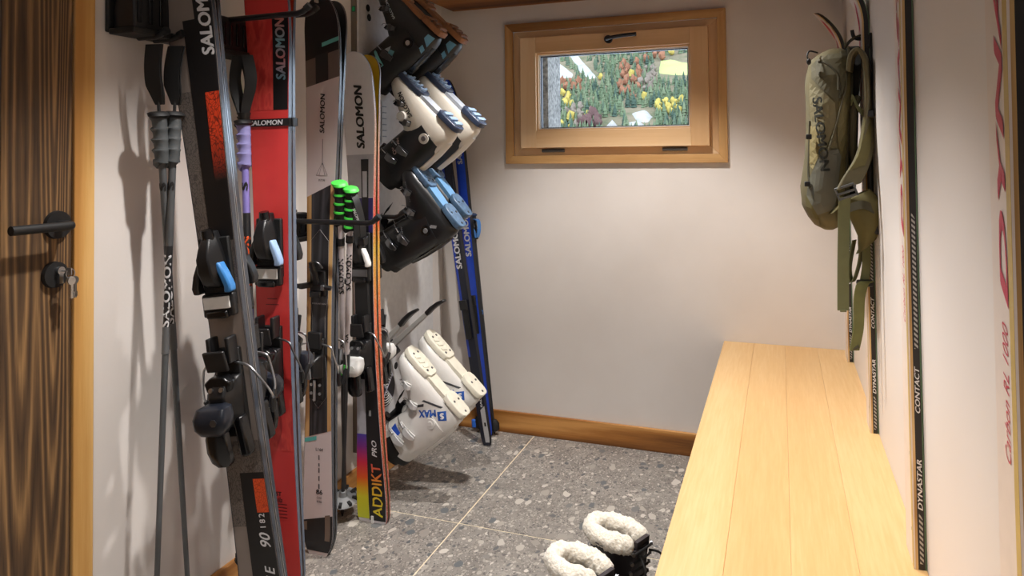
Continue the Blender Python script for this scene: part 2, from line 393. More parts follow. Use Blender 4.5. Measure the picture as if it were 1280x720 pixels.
sf = rectframe(SX0, SX1, SZ0, SZ1, .068, .069, .071, .066, -.026, .055, PINE, PINEz, 'sash', w1, mitre=False)
GX0, GX1, GZ0, GZ1 = SX0+.068, SX1-.069, SZ0+.071, SZ1-.066
rectframe(GX0, GX1, GZ0, GZ1, .007, .007, .007, .007, -.010, .03, PINE, PINEz, 'glazing_bead', w1, bevel=.001)
rectframe(GX0+.007, GX1-.007, GZ0+.007, GZ1-.007, .004, .004, .004, .004, .004, .03, M((225, 228, 232), .4), M((225, 228, 232), .4), 'spacer', w1, bevel=0)
rectframe(GX0+.011, GX1-.011, GZ0+.011, GZ1-.011, .003, .003, .003, .004, .012, .03, M((30, 34, 52), .5), M((30, 34, 52), .5), 'gasket', w1, bevel=0)
gt = NT('window_glass'); gt.b.inputs['Transmission Weight'].default_value = 1; gt.b.inputs['Roughness'].default_value = 0; gt.b.inputs['IOR'].default_value = 1.02; gt.b.inputs['Base Color'].default_value = (1, 1, 1, 1)
MB().span((GX0+.011, .017, GZ0+.011), (GX1-.011, .021, GZ1-.011)).build('pane', gt.m, w1, smooth=0)
hc = atY(757, 47, 2.875); hx = hc.x+.012
mb = MB(); mb.tube([(hx, -.026, 1.632), (hx, -.036, 1.632)], [.017, .016], 20); mb.tube([(hx, -.034, 1.632), (hx, -.058, 1.632)], .0075, 12)
mb.tube(catmull([(hx-.004, -.058, 1.630), (hx+.02, -.060, 1.634), (hx+.07, -.060, 1.639), (hx+.118, -.058, 1.641)], 4), .0078, 12); mb.build('window_handle', M((34, 36, 44), .4), w1)
for x in (-.885, -.386): 
    mb = MB(); mb.tube([(x-.048, -.004, 1.186), (x+.048, -.004, 1.186)], .0075, 12); mb.tube([(x-.002, -.004, 1.186), (x+.002, -.004, 1.186)], .0082, 12); mb.build('hinge', DSTEEL, w1)

# ------------------------------------------------------------------ outside the window
RC = M((112, 108, 103), .95, var=.6, vs=60, bump=.8)
struct(MB().span((-1.36, 3.24, .6), (-1.012, 3.44, 2.6)).build('wall_outside', RC, smooth=0))
def slope_z(x, y): return 8+.45*(y-480) + 6*noise.noise(V((x*.012, y*.012, 0)))
def hill(px, py):
    d = ray(px, py); a, b = 300., 1400.
    for _ in range(40):
        m = (a+b)/2; p = CAM+d*(m/d.y)
        if p.z > slope_z(p.x, p.y): a = m
        else: b = m
    p = CAM+d*(a/d.y); return V((p.x, p.y, slope_z(p.x, p.y)))
def hillmat():
    t = NT('hillside'); co = t.coords()
    a = t.n('ShaderNodeTexNoise', i_Scale=.05, i_Detail=6., i_Roughness=.7); t.l(co, a.inputs['Vector'])
    t.l(t.ramp(a.outputs[0], [(.3, lin((84, 92, 70))), (.5, lin((118, 108, 90))), (.7, lin((134, 122, 104)))]).outputs[0], t.b.inputs['Base Color'])
    t.b.inputs['Roughness'].default_value = 1; t.b.inputs['Specular IOR Level'].default_value = 0; return t.m
N = 46; vs = []; fs = []
for j in range(N+1):
    for i in range(N+1):
        y = 430+ (1250-430)*j/N; x = y*(-.52+.62*i/N); vs.append((x, y, slope_z(x, y)))
for j in range(N):
    for i in range(N): a = j*(N+1)+i; fs.append((a, a+1, a+N+2, a+N+1))
HILL = struct(MB().add(vs, fs).build('hillside', hillmat(), smooth=60))
def patch(name, outline, mat, lift, label, cat, sub=10):
    """ground patch draped on the slope (outline given as picture directions, cast onto the slope)"""
    c = [sum(p[i] for p in outline)/len(outline) for i in (0, 1)]
    ring = []
    for i in range(len(outline)):
        a, b = outline[i], outline[(i+1) % len(outline)]
        for k in range(4): ring.append((a[0]+(b[0]-a[0])*k/4+random.uniform(-.5, .5), a[1]+(b[1]-a[1])*k/4+random.uniform(-.5, .5)))
    rings = []
    for f in (1, .66, .33, .05):
        rr = []
        for p in ring:
            q = hill(c[0]+(p[0]-c[0])*f, c[1]+(p[1]-c[1])*f); q.z += lift*(1.2-f) + (0 if f < 1 else -.5); rr.append(q)
        rings.append(rr)
    o = MB().loft(rings, cap0=False).build(name, mat, smooth=60)
    return tag(o, label, cat)
MEAD = M((160, 166, 108), 1, var=.1, vs=.04, spec=0); SCREE = M((160, 158, 155), 1, var=.18, vs=.12, spec=0); ROCKM = M((156, 152, 148), 1, var=.2, vs=.15, spec=0)
patch('meadow', [(825, 76), (838, 74), (866, 80), (868, 94), (845, 95), (822, 92)], MEAD, 1.6, 'pale green meadow high on the right of the hillside outside the window', 'meadow')
patch('scree_slope', [(684, 74), (694, 75), (718, 93), (716, 98), (700, 99), (684, 96)], SCREE, 1.6, 'pale grey scree slope at upper left of the hillside beside the outer post', 'scree')
patch('scree_slope', [(712, 69), (722, 69), (742, 92), (748, 99), (738, 101), (722, 88)], SCREE, 1.6, 'diagonal pale scree chute running down between dark conifers', 'scree')
patch('rock_outcrop', [(790, 142), (806, 137), (816, 146), (810, 153), (796, 152)], ROCKM, 2., 'pale rock outcrop among the conifers low in the centre of the hillside', 'rock')
patch('rock_outcrop', [(784, 154), (800, 152), (808, 158), (786, 160)], ROCKM, 2., 'small pale rock patch near the lower edge of the window view', 'rock')
patch('rock_outcrop', [(757, 160), (765, 150), (774, 160)], ROCKM, 3., 'pointed pale rock at bottom centre of the window view', 'rock')
def conifer(seed, n=6):
    r = random.Random(seed); mb = MB()
    for (z0, z1, rd) in ((0, .42, .24), (.2, .6, .20), (.38, .78, .155), (.58, 1.0, .10)):
        ring = [(rd*(1+.3*r.uniform(-1, 1))*math.cos(2*PI*k/n), rd*(1+.3*r.uniform(-1, 1))*math.sin(2*PI*k/n), z0+r.uniform(-.04, .04)) for k in range(n)]
        mb.add(ring+[(0, 0, z1)], [(k, (k+1) % n, n) for k in range(n)]+[tuple(range(n))])
    return mb
def leafy(seed):
    r = random.Random(seed); bm = bmesh.new(); bmesh.ops.create_icosphere(bm, subdivisions=2, radius=.5)
    for v in bm.verts: v.co = V((v.co.x*.8, v.co.y*.8, v.co.z+.55))*(1+.34*r.uniform(-1, 1))
    mb = MB(); mb.add([v.co.copy() for v in bm.verts], [[v.index for v in f.verts] for f in bm.faces]); bm.free(); return mb
def tree_mat(c, var=.25): return M(c, 1, var=var, vs=.6, spec=0)
CONM = [tree_mat((84, 96, 80)), tree_mat((98, 110, 86)), tree_mat((70, 84, 74)), tree_mat((108, 116, 92))]
LEAF = {'yellow': tree_mat((170, 152, 84)), 'rust': tree_mat((140, 98, 78)), 'grey': tree_mat((124, 112, 102)), 'purple': tree_mat((96, 74, 72))}
cmesh = {}
def mesh_of(kind, m):
    key = (kind, m.name)
    if key not in cmesh:
        o = (conifer(kind) if kind < 10 else leafy(kind)).build('tree', m, smooth=0); cmesh[key] = o.data; bpy.data.objects.remove(o)
    return cmesh[key]
def open_ground(px, py):
    return (818 < px and 68 < py < 102) or (px < 720 and 68 < py < 104 and py > 68+(px-690)*.75) or (704 < px < 756 and abs((py-69)-(px-716)*1.05) < 12 and py < 105) or (782 < px < 820 and 134 < py < 163) or (751 < px < 780 and py > 146)
TREEG = 'conifers covering the hillside outside the window'
taken = []
def free(px, py, rx): return all(abs(px-a) > rx+b or abs(py-c) > 4.3 for a, c, b in taken)
def leafs(kind, n, box, size, label, grp):
    k = 0; t_ = 0
    while k < n and t_ < 400:
        t_ += 1; px = random.uniform(box[0], box[1]); py = random.uniform(box[2], box[3])
        if not free(px, py, 3.4): continue
        k += 1; taken.append((px, py, 3.4)); p = hill(px, py+3); h = size*random.uniform(.8, 1.2)
        o = bpy.data.objects.new('broadleaf_tree', mesh_of(10+random.randrange(4), LEAF[kind])); COL.objects.link(o)
        o.location = p; o.scale = (h, h, h); o.rotation_euler.z = random.uniform(0, 6)
        tag(o, label, 'tree', grp)
taken.append((695, 141, 9)); taken.append((695, 145, 9))
leafs('yellow', 8, (692, 714, 118, 135), 6, 'yellow autumn tree above the dark chalet at left of the hillside', 'yellow trees above the chalet')
leafs('yellow', 6, (690, 714, 149, 162), 6, 'yellow autumn tree below the dark chalet at lower left of the hillside', 'yellow trees below the chalet')
leafs('yellow', 9, (822, 852, 126, 141), 5.5, 'yellow autumn tree in the clump at lower right of the hillside', 'yellow trees at lower right')
for q in ((804, 122), (856, 127), (732, 146), (833, 62), (840, 67), (750, 98), (789, 96)):
    leafs('yellow', 1, (q[0]-2, q[0]+2, q[1]-2, q[1]+2), 5.5, 'lone small yellow autumn tree standing between dark conifers', 'lone yellow trees')
leafs('rust', 9, (694, 724, 101, 113), 6, 'rust-coloured autumn tree below the scree at left of the hillside', 'rust trees below the scree')
leafs('rust', 18, (774, 800, 80, 122), 6, 'rust-coloured autumn tree in the middle of the hillside', 'rust trees mid-slope')
leafs('rust', 9, (806, 832, 58, 76), 6.5, 'rust-coloured autumn tree above and left of the pale meadow', 'rust trees above the meadow')
leafs('grey', 10, (800, 818, 86, 114), 6, 'bare grey-brown tree left of the pale meadow on the hillside', 'bare trees left of the meadow')
leafs('grey', 7, (704, 726, 132, 160), 6, 'bare grey-brown tree right of the dark chalet on the hillside', 'bare trees near the chalet')
leafs('purple', 6, (726, 748, 146, 160), 7.5, 'dark purple-brown tree at lower left of the conifer slope', 'purple-brown trees')
n_ = 0; tries = 0
while n_ < 300 and tries < 14000:
    tries += 1; px = random.uniform(684, 874); py = random.uniform(60, 172)
    if open_ground(px, py) or not free(px, py, 2.9): continue
    n_ += 1; taken.append((px, py, 2.9)); p = hill(px, py); m = random.choice(CONM)
    o = bpy.data.objects.new('conifer', mesh_of(random.randrange(5), m)); COL.objects.link(o)
    h = random.uniform(7.5, 11.5); o.location = p-V((0, 0, .4)); o.scale = (h*.98, h*.98, h); o.rotation_euler.z = random.uniform(0, 6)
    tag(o, 'grey-green conifer on the hillside seen through the window', 'tree', TREEG)
mb = MB()
for i in range(1500):
    px = random.uniform(500, 1010); py = random.uniform(48, 180)
    if i < 620: px = 684+(px-500)*.373; py = 58+(py-48)*.9
    if open_ground(px, py): continue
    p = hill(px, py); h = random.uniform(5.5, 8.5); T = Matrix.Translation(p-V((0, 0, .5))) @ Matrix.Diagonal((h*1.05, h*1.05, h, 1)); c = conifer(i % 5, 5); mb.add(c.v, c.f, T)
o = mb.build('conifer_forest', CONM[1], HILL, smooth=0); o['kind'] = 'stuff'
p = hill(695, 143); ch = thing('chalet', 'tiny dark-roofed chalet at lower left of the hillside', 'house', p)
ch.scale = (1.1,)*3
MB().span((-4, -6, -1), (4, 0, 3.2)).build('wall', M((222, 220, 214), .9), ch, smooth=0)
MB().loft([[(-5.5, -7, 2.8), (0, -7, 7), (5.5, -7, 2.8)], [(-5.5, 1, 2.8), (0, 1, 7), (5.5, 1, 2.8)]]).build('roof', M((60, 52, 66), .9), ch, smooth=0)
MB().span((-4.05, -6.1, 2.0), (4.05, -5.9, 3.3)).build('gable', M((70, 54, 48), .9), ch, smooth=0)

# ================================================================== SKIS
se_ = lambda t: math.copysign(abs(t)**.38, t)
TB = Matrix(((1, 0, 0, 0), (0, 0, -1, 0), (0, 1, 0, 0), (0, 0, 0, 1)))   # binding axes: x across, y along the ski, z away from the topsheet
class Ski:
    def __init__(s, name, label, group, mat, L, wt, ww, wl, tl, tr, topm, sidem, basem, th=.015, rise=.03, tw=.42, tailcut=.5, notch=False, edge=STEEL, tp=2.4):
        s.L, s.wt, s.ww, s.wl, s.tl, s.tr, s.th0, s.rise, s.tw, s.tailcut, s.tp = L, wt, ww, wl, tl, tr, th, rise, tw, tailcut, tp
        s.root = thing(name, label, 'ski', mat=mat, group=group)
        zs = sorted(set([round(q, 5) for q in [tr*k/6 for k in range(7)] + [tr+(L-tl-tr)*k/26 for k in range(27)] + [L-tl*(1-math.sin(PI/2*k/14)) for k in range(15)]]))
        s.zs = zs
        ring = lambda z, i, a, b: [(-(s.hw(z)-i), a+s.off(z), z), (s.hw(z)-i, a+s.off(z), z), (s.hw(z)-i, b+s.off(z), z), (-(s.hw(z)-i), b+s.off(z), z)]
        MB().loft([ring(z, 0, -s.th(z), 0) for z in zs]).build('core', sidem, s.root, smooth=30)
        MB().loft([ring(z, min(.0012, s.hw(z)*.5), -s.th(z)-.0008, -s.th(z)+.001) for z in zs]).build('topsheet', topm, s.root, smooth=30)
        MB().loft([ring(z, min(.0022, s.hw(z)*.5), -.001, .0006) for z in zs]).build('base_sheet', basem, s.root, smooth=30)
        for sg in (-1, 1):
            MB().loft([[(sg*(s.hw(z)-.002), y+s.off(z), z) for y in (-.0022, .0003)]+[(sg*(s.hw(z)+.0004), y+s.off(z), z) for y in (.0003, -.0022)] for z in zs]).build('steel_edge', edge, s.root, smooth=30)
    def hw(s, z):
        t = z/s.L
        if t < s.tw: w_ = s.ww+(s.wl-s.ww)*min((s.tw-t)/(s.tw-.06), 1)**2
        else: w_ = s.ww+(s.wt-s.ww)*min((t-s.tw)/(.86-s.tw), 1)**1.7
        if z > s.L-s.tl: q = min((z-(s.L-s.tl))/s.tl, .9995); w_ *= (1-q**s.tp)**(1/s.tp)
        if z < s.tr: q = (s.tr-z)/s.tr; w_ *= 1-s.tailcut*q**2.5
        return w_/2
    def th(s, z):
        t = z/s.L; return s.th0*(.38+.62*max(0, math.sin(PI*min(max((t-.0)/.95, 0), 1)))**.7) if t < .95 else s.th0*.38
    def off(s, z):
        zr = s.L*.80
        return -(s.rise*((z-zr)/(s.L-zr))**2 if z > zr else 0)
    def strip(s, name, mat, z0, z1, s0, s1, sl0=0., sl1=None, lift=.0005, n=16):
        """print on the topsheet between s0..s1 (fractions of the half width); sl0, sl1 slant the ends"""
        sl1 = sl0 if sl1 is None else sl1; vs = []; fs = []
        for k in range(n+1):
            for q in (s0, s1):
                z = (z0+sl0*q)+((z1+sl1*q)-(z0+sl0*q))*k/n; h = s.hw(z)-.0014
                vs.append((q*h, -s.th(z)-.0008-lift+s.off(z), z))
        for k in range(n): fs.append((2*k, 2*k+1, 2*k+3, 2*k+2))
        return MB().add(vs, fs).build(name, mat, s.root, smooth=30)
    def text(s, st, zc, sc, W, H, mat, lift=.0012, name='lettering', rot=True, **kw):
        vs, fs = text_verts(st, W, H, **kw); out = []
        for v in vs:
            z = zc+(v.x if rot else v.y); x = sc*s.hw(zc)+(-v.y if rot else v.x)
            out.append((x, -s.th(z)-.0008-lift+s.off(z)-v.z, z))
        return MB().add(out, fs).build(name, mat, s.root, smooth=0)
    def line(s, pts, wd, mat, name='printed_line', lift=.001, closed=False):
        P = [V((x, -s.th(z)-.0008-lift+s.off(z), z)) for x, z in pts]
        if closed: P.append(P[0])
        return MB().tube(P, wd/2, 4, flat=.3).build(name, mat, s.root, smooth=0)
    def mount(s, z): return Matrix.Translation((0, -s.th(z)-.0008, z)) @ TB
    def toe(s, z, m, accent, pad, sc=1., housing=None, left=True):
        T = s.mount(z) @ Matrix.Scale(sc, 4); R_ = s.root; hm = housing or m
        MB().box((0, -.012, .006), (.072, .150, .012), T).build('toe_plate', BLACKM, R_, bevel=.003)
        prof = [(-.044, .040, .026), (-.032, .052, .044), (-.006, .056, .056), (.022, .050, .058), (.044, .042, .050), (.062, .032, .040), (.078, .022, .018)]
        rings = [[(x*w_/2, y, zz*h) for x, zz in ((-1, .1), (-.96, .62), (-.55, 1), (.55, 1), (.96, .62), (1, .1))] for y, w_, h in prof]
        MB().loft(rings, T=T).build('toe_housing', hm, R_, bevel=.003)
        for sg in (-1, 1):
            mb = MB(); mb.loft([[(sg*(x0+dx), y0+dy, z0+dz) for dx, dz in ((-.007, -.013), (.008, -.012), (.008, .012), (-.007, .013))] for x0, y0, z0, dy in
                      ((.018, .012, .030, 0), (.030, -.014, .030, 0), (.038, -.040, .028, 0), (.036, -.054, .026, 0))], T=T)
            mb.build('toe_wing', accent if sg > 0 else m, R_, bevel=.004)
        MB().box((0, .040, .046), (.026, .026, .006), T @ Matrix.Rotation(-.35, 4, 'X')).build('release_window', DSTEEL, R_, bevel=.002)
        mb = MB(); mb.tube([(0, .06, .026), (0, .082, .030)], [.015, .012], 14, T=T); mb.build('spring_knob', BLACKG, R_)
        MB().box((0, -.082, .013), (.074, .050, .020), T).build('sole_plate', BLACK, R_, bevel=.005)
        MB().box((0, -.076, .0245), (.062, .026, .005), T).build('slide_pad', pad, R_, bevel=.002)
        MB().box((0, -.101, .022), (.05, .016, .018), T).build('ramp', BLACKG, R_, bevel=.004)
    def heel(s, z, m, accent, lever, sc=1., arm=STEEL, arm_side=1.):
        T = s.mount(z) @ Matrix.Scale(sc, 4); R_ = s.root
        MB().box((0, .012, .007), (.058, .190, .014), T).build('heel_track', BLACKM, R_, bevel=.003)
        prof = [(-.060, .036, .022), (-.040, .052, .044), (-.010, .058, .064), (.018, .060, .070), (.040, .062, .060), (.052, .058, .038)]
        rings = [[(x*w_/2, y, zz*h) for x, zz in ((-1, .12), (-1, .6), (-.6, 1), (.6, 1), (1, .6), (1, .12))] for y, w_, h in prof]
        MB().loft(rings, T=T).build('heel_housing', m, R_, bevel=.004)
        MB().loft([[(x*w_/2, .046+dy, z0) for x, dy in ((-1, 0), (-.5, .012), (.5, .012), (1, 0), (.8, -.02), (-.8, -.02))] for z0, w_ in ((.030, .054), (.046, .066), (.060, .060))], T=T).build('heel_cup', BLACKG, R_, bevel=.003)
        # rounded lever head standing proud, step-in tongue hanging from it
        MB().loft([[(se_(c_)*w_, y, z0+se_(sn)*h) for c_, sn in [(math.cos(2*PI*k/18), math.sin(2*PI*k/18)) for k in range(18)]] for y, w_, h, z0 in ((.008, .020, .010, .072), (.003, .034, .018, .078), (-.014, .039, .022, .084), (-.034, .036, .021, .086), (-.048, .026, .016, .084), (-.052, .016, .010, .082))], T=T).build('lever_head', lever, R_)
        MB().loft([[(x*w_, y, z0+dz) for x, dz in ((-1, -.010), (-.6, -.014), (.6, -.014), (1, -.010), (1, .006), (.55, .012), (-.55, .012), (-1, .006))] for y, w_, z0 in ((-.036, .018, .078), (-.060, .024, .080), (-.088, .025, .078), (-.112, .022, .070), (-.122, .014, .064))], T=T).build('lever_tongue', BLACKG, R_, bevel=.002)
        MB().tube([(.014, -.020, .103), (.014, -.020, .1075)], .008, 6, T=T).build('lever_emblem', accent, R_)
        for sg in (-1, 1): MB().tube([(sg*.012, .032, .060), (sg*.012, .034, .0665)], .005, 10, T=T).build('screw', STEEL, R_)
        for sg in (-1, 1):
            MB().box((sg*.016, -.078, .024), (.022, .085, .03), T @ Matrix.Rotation(.12*sg, 4, 'Z')).build('heel_fin', BLACKG, R_, bevel=.006)
        MB().box((0, .100, .030), (.050, .046, .008), T @ Matrix.Rotation(.25, 4, 'X')).build('brake_pedal', BLACK, R_, bevel=.003)
        for sg in (-1, 1):
            MB().box((sg*.022, .108, .026), (.010, .055, .034), T).build('brake_guide', BLACK, R_, bevel=.003)
        hw_ = s.hw(z)/sc
        for sg in (-1, 1):
            q = arm_side if sg > 0 else .8
            P = catmull([(sg*.020, .078, .018), (sg*(hw_+.006), .070, .020), (sg*(hw_+.016*q), .050, .022), (sg*(hw_+.030*q), .002, .012), (sg*(hw_+.022*q), -.034, -.006)], 4)
            a = MB().tube(P, .0026, 8, T=T).build('brake_arm', arm, R_)
            MB().tube([P[-5]*.3+P[-4]*.7, P[-3], P[-1]+V((0, -.006, -.002))], [.0055, .007, .005], 8, T=T).build('brake_tip', BLACK, a)
    def tech(s, z0, z1, m):
        """light pin binding: toe arms at z1, heel tower at z0"""
        R_ = s.root; T = s.mount(z1)
        MB().box((0, 0, .006), (.052, .075, .012), T).build('toe_plate', BLACKM, R_, bevel=.004)
        for sg in (-1, 1):
            MB().loft([[(sg*x, y, zz) for x, y, zz in ((a, b, c), (a+.012, b, c), (a+.012, b+.016, c), (a, b+.016, c))] for a, b, c in ((.014, -.012, .008), (.024, -.014, .024), (.030, -.014, .044))], T=T).build('pin_arm', DSTEEL if sg > 0 else BLACK, R_, bevel=.002)
            MB().tube([(sg*.030, -.005, .036), (sg*.058, -.008, .032)], [.0085, .007], 10, T=T).build('arm_pad', BLACK, R_)
        MB().tube(catmull([(0, 0, .016), (0, .028, .026), (0, .052, .040), (0, .066, .044)], 4), [.010]*8+[.008]*5, 8, T=T).build('lock_lever', BLACK, R_)
        MB().tube(catmull([(-.022, .046, .020), (-.010, .062, .026), (.010, .062, .026), (.022, .046, .020)], 4), .003, 6, T=T).build('spring_wire', DSTEEL, R_)
        MB().box((0, -.03, .018), (.036, .018, .02), T).build('bumper', BLACKG, R_, bevel=.004)
        T = s.mount(z0)
        MB().box((0, .01, .007), (.046, .180, .014), T).build('heel_track', BLACKM, R_, bevel=.004)
        mb = MB()
        for a in (-.06, -.035, .05, .075): mb.tube([(-.014, a, .014), (-.014, a, .0165)], .0045, 10, T=T); mb.tube([(.014, a, .014), (.014, a, .0165)], .0045, 10, T=T)
        mb.build('screw', STEEL, R_)
        MB().loft([[(x*w_/2, y*l+.02, z_) for x, y in ((-1, -1), (1, -1), (1, 1), (-1, 1))] for z_, w_, l in ((.010, .048, .036), (.034, .044, .032), (.056, .034, .022))], T=T).build('heel_tower', BLACK, R_, bevel=.005)
        for sg in (-1, 1): MB().tube([(sg*.008, .045, .040), (sg*.008, .066, .040)], .0028, 8, T=T).build('heel_pin', STEEL, R_)
        MB().box((0, .03, .062), (.030, .046, .008), T @ Matrix.Rotation(.2, 4, 'X')).build('riser', GREYP, R_, bevel=.003)
        MB().box((0, .095, .022), (.044, .050, .014), T).build('brake_pedal', BLACK, R_, bevel=.004)
        MB().box((0, -.05, .018), (.008, .06, .008), T).build('adjust_rail', STEEL, R_, bevel=.001)
        hw_ = s.hw(z0)
        for sg in (-1, 1):
            P = catmull([(sg*.018, .085, .016), (sg*(hw_+.006), .078, .016), (sg*(hw_+.016), .05, .014), (sg*(hw_+.026), .004, .004), (sg*(hw_+.020), -.03, -.008)], 4)
            a = MB().tube(P, .0026, 8, T=T).build('brake_arm', STEEL, R_)
            MB().tube([P[-5], P[-3], P[-1]+V((0, -.008, -.002))], [.0055, .007, .0055], 8, T=T).build('brake_tip', BLACK, a)

def lean(b, t, yawdeg=0.):
    """ski frame from foot point b towards point t; topsheet faces -y turned by yaw"""
    z = (V(t)-V(b)).normalized(); y0 = V((-math.sin(math.radians(yawdeg)), math.cos(math.radians(yawdeg)), 0))
    x = y0.cross(z).normalized(); y = z.cross(x); return frame(V(b), x, y, z)
def flip(mat, gap=.004): return mat @ Matrix.Translation((0, gap, 0)) @ Matrix.Rotation(PI, 4, 'Z')
BASEK = M((28, 28, 30), .35)

# ---- ski pair 1: dark taupe all-mountain skis nearest the door
B1, T1 = V((-1.100, 1.385, 0)), V((-1.281, 1.318, 1.541))
m1 = lean(B1, T1, 9)
Z1 = lambda py: atY(270, py, 1.335).z*1.006
TAUPE = M((136, 125, 118), .38, var=.05, vs=20); CRK = crackle('grey_crackle_print', (112, 103, 97), (76, 70, 67), 170)
S1 = 'dark taupe and black ski pair standing nearest the door'
def ski1(mat, label):
    k = Ski('ski', label, S1, mat, 1.82, .130, .090, .112, .16, .07, TAUPE, M((62, 66, 74), .16), BASEK, .017, .04)
    P = lambda py: Z1(py)
    k.strip('graphic_panel', CRK, P(346), P(112), -1, 1)
    k.strip('graphic_panel', CRK, P(655), P(548), -1, 1)
    k.strip('graphic_stripe', M((26, 24, 25), .35), P(300), P(24), -.30, .30, lift=.0009)
    k.strip('graphic_stripe', M((24, 23, 25), .35), P(300), 1.76, .22, 1, lift=.0008)
    k.strip('graphic_stripe', M((26, 24, 25), .35), .03, P(588), -.30, 1, lift=.0009)
    OR = crackle('orange_crackle_print', (226, 72, 38), (120, 36, 22), 130, fade=(P(165), P(225), (26, 24, 25)))
    OR2 = crackle('orange_crackle_print_low', (222, 84, 34), (176, 56, 26), 190)
    k.strip('graphic_panel', OR, P(228), P(116), .34, .98, lift=.0013)
    k.strip('graphic_panel', OR2, P(638), P(596), .36, .98, lift=.0013)
    k.text('SALOMON', P(18), .62, .20, .032, LETW, lift=.0016, shear=.12, bold=.04)
    k.text('STANCE', P(746), .55, .150, .024, LETW, lift=.0016, shear=.3, space=1.35)
    k.text('90', P(672), .55, .034, .026, LETW, lift=.0016, shear=.3)
    k.text('182', P(648), .55, .032, .014, LETW, lift=.0016, space=1.4)
    k.toe(P(330), BLACK, BLUEP, WHITEP, 1.05); k.heel(P(492), BLACK, DSTEEL, M((27, 31, 40), .28), 1.05, arm_side=1.7)
    for sg in (-1, 1): k.strip('edge_trim', M((58, 60, 66), .3), .1, 1.7, sg*.965, sg*1.0, lift=.001)
    return k.root
ski1(m1, 'dark taupe ski with orange crackle panels, front one of the pair nearest the door')
ski1(flip(m1), 'rear ski of the dark taupe pair by the door, blue toe wing showing')

# ---- ski pair 2: red skis
B2, T2 = V((-1.243, 1.60, 0)), V((-1.262, 1.575, 1.578))
m2 = lean(B2, T2, 6)
Z2 = lambda py: atY(340, py, 1.585).z
RED = M((214, 62, 60), .42, var=.06, vs=14)
def redprint():
    t = NT('red_brush_print'); co = t.coords((1, 1, .35), rot=(0, .5, 0))
    n = t.n('ShaderNodeTexNoise', i_Scale=30., i_Detail=3.); t.l(co, n.inputs['Vector'])
    t.l(t.ramp(n.outputs[0], [(.42, lin((206, 56, 56))), (.52, lin((222, 78, 70))), (.6, lin((190, 50, 52)))]).outputs[0], t.b.inputs['Base Color']); t.b.inputs['Roughness'].default_value = .42; return t.m
def ski2(mat, label):
    k = Ski('ski', label, 'red ski pair standing in the rack', mat, 1.78, .130, .098, .120, .16, .10, RED, M((96, 106, 124), .16), M((190, 62, 36), .35), .017, .04, tailcut=.55, edge=DSTEEL)
    P = Z2
    k.strip('graphic_panel', redprint(), P(138), P(26), -1, .24)
    k.strip('graphic_panel', M((24, 24, 27), .35), P(138), P(24), .24, .99, lift=.0008)
    t = stops_z('iridescent_print', [(0, (120, 170, 190)), (.35, (200, 120, 120)), (.6, (120, 180, 196)), (1, (214, 130, 120))], lo=P(100), hi=P(26))
    k.text('SALOMON', P(63), .60, .165, .028, t, lift=.0014, shear=.12, bold=.04)
    k.strip('graphic_panel', redprint(), P(560), P(470), -1, 1)
    k.text('QST', P(615), -.05, .030, .013, M((60, 16, 18), .5), rot=False, bold=.05)
    k.text('Stella', P(622), -.05, .034, .014, M((60, 16, 18), .5), rot=False, shear=.4)
    for i in range(5): k.strip('small_print', M((92, 22, 26), .5), P(628+i*4.2), P(627+i*4.2), -.45+.06*i, .5, lift=.0012, n=2)
    k.strip('small_print', M((110, 28, 30), .5), P(372), P(371), -.3, .3, lift=.0012, n=2); k.strip('small_print', M((110, 28, 30), .5), P(379), P(378), -.4, .4, lift=.0012, n=2)
    k.toe(P(302), BLACK, M((150, 180, 220), .35), WHITEP, 1.02); k.heel(P(455), BLACK, DSTEEL, M((46, 50, 60), .3), 1.0, arm=DSTEEL, arm_side=1.2)
    return k.root
ski2(m2, 'red ski with a black lettered panel, front one of the red pair')
ski2(flip(m2), 'rear ski of the red pair, seen edge-on behind the front one')
zs_ = Z2(153.5)
st = thing('ski_strap', 'black lettered strap wrapped around the red ski pair', 'strap', mat=m2 @ Matrix.Translation((0, 0, zs_)))
hx = .0615
mb = MB(); ringo = [(-hx, -.019), (hx, -.019), (hx, .023), (-hx, .023)]; ringi = [(-hx+.003, -.016), (hx-.003, -.016), (hx-.003, .020), (-hx+.003, .020)]
mb.loft([[(x, y, -.010) for x, y in ringo], [(x, y, .010) for x, y in ringo], [(x, y, .010) for x, y in ringi], [(x, y, -.010) for x, y in ringi], [(x, y, -.010) for x, y in ringo]], cap0=False, cap1=False)
mb.build('band', BLACKM, st, smooth=0)
text('SALOMON', .098, .013, Matrix.Translation((-.006, -.0196, 0)) @ Matrix.Rotation(PI/2, 4, 'X'), LETW, st, shear=.1, bold=.04)
MB().box((hx+.002, 0, 0), (.006, .02, .024)).build('buckle', BLACK, st, bevel=.002)

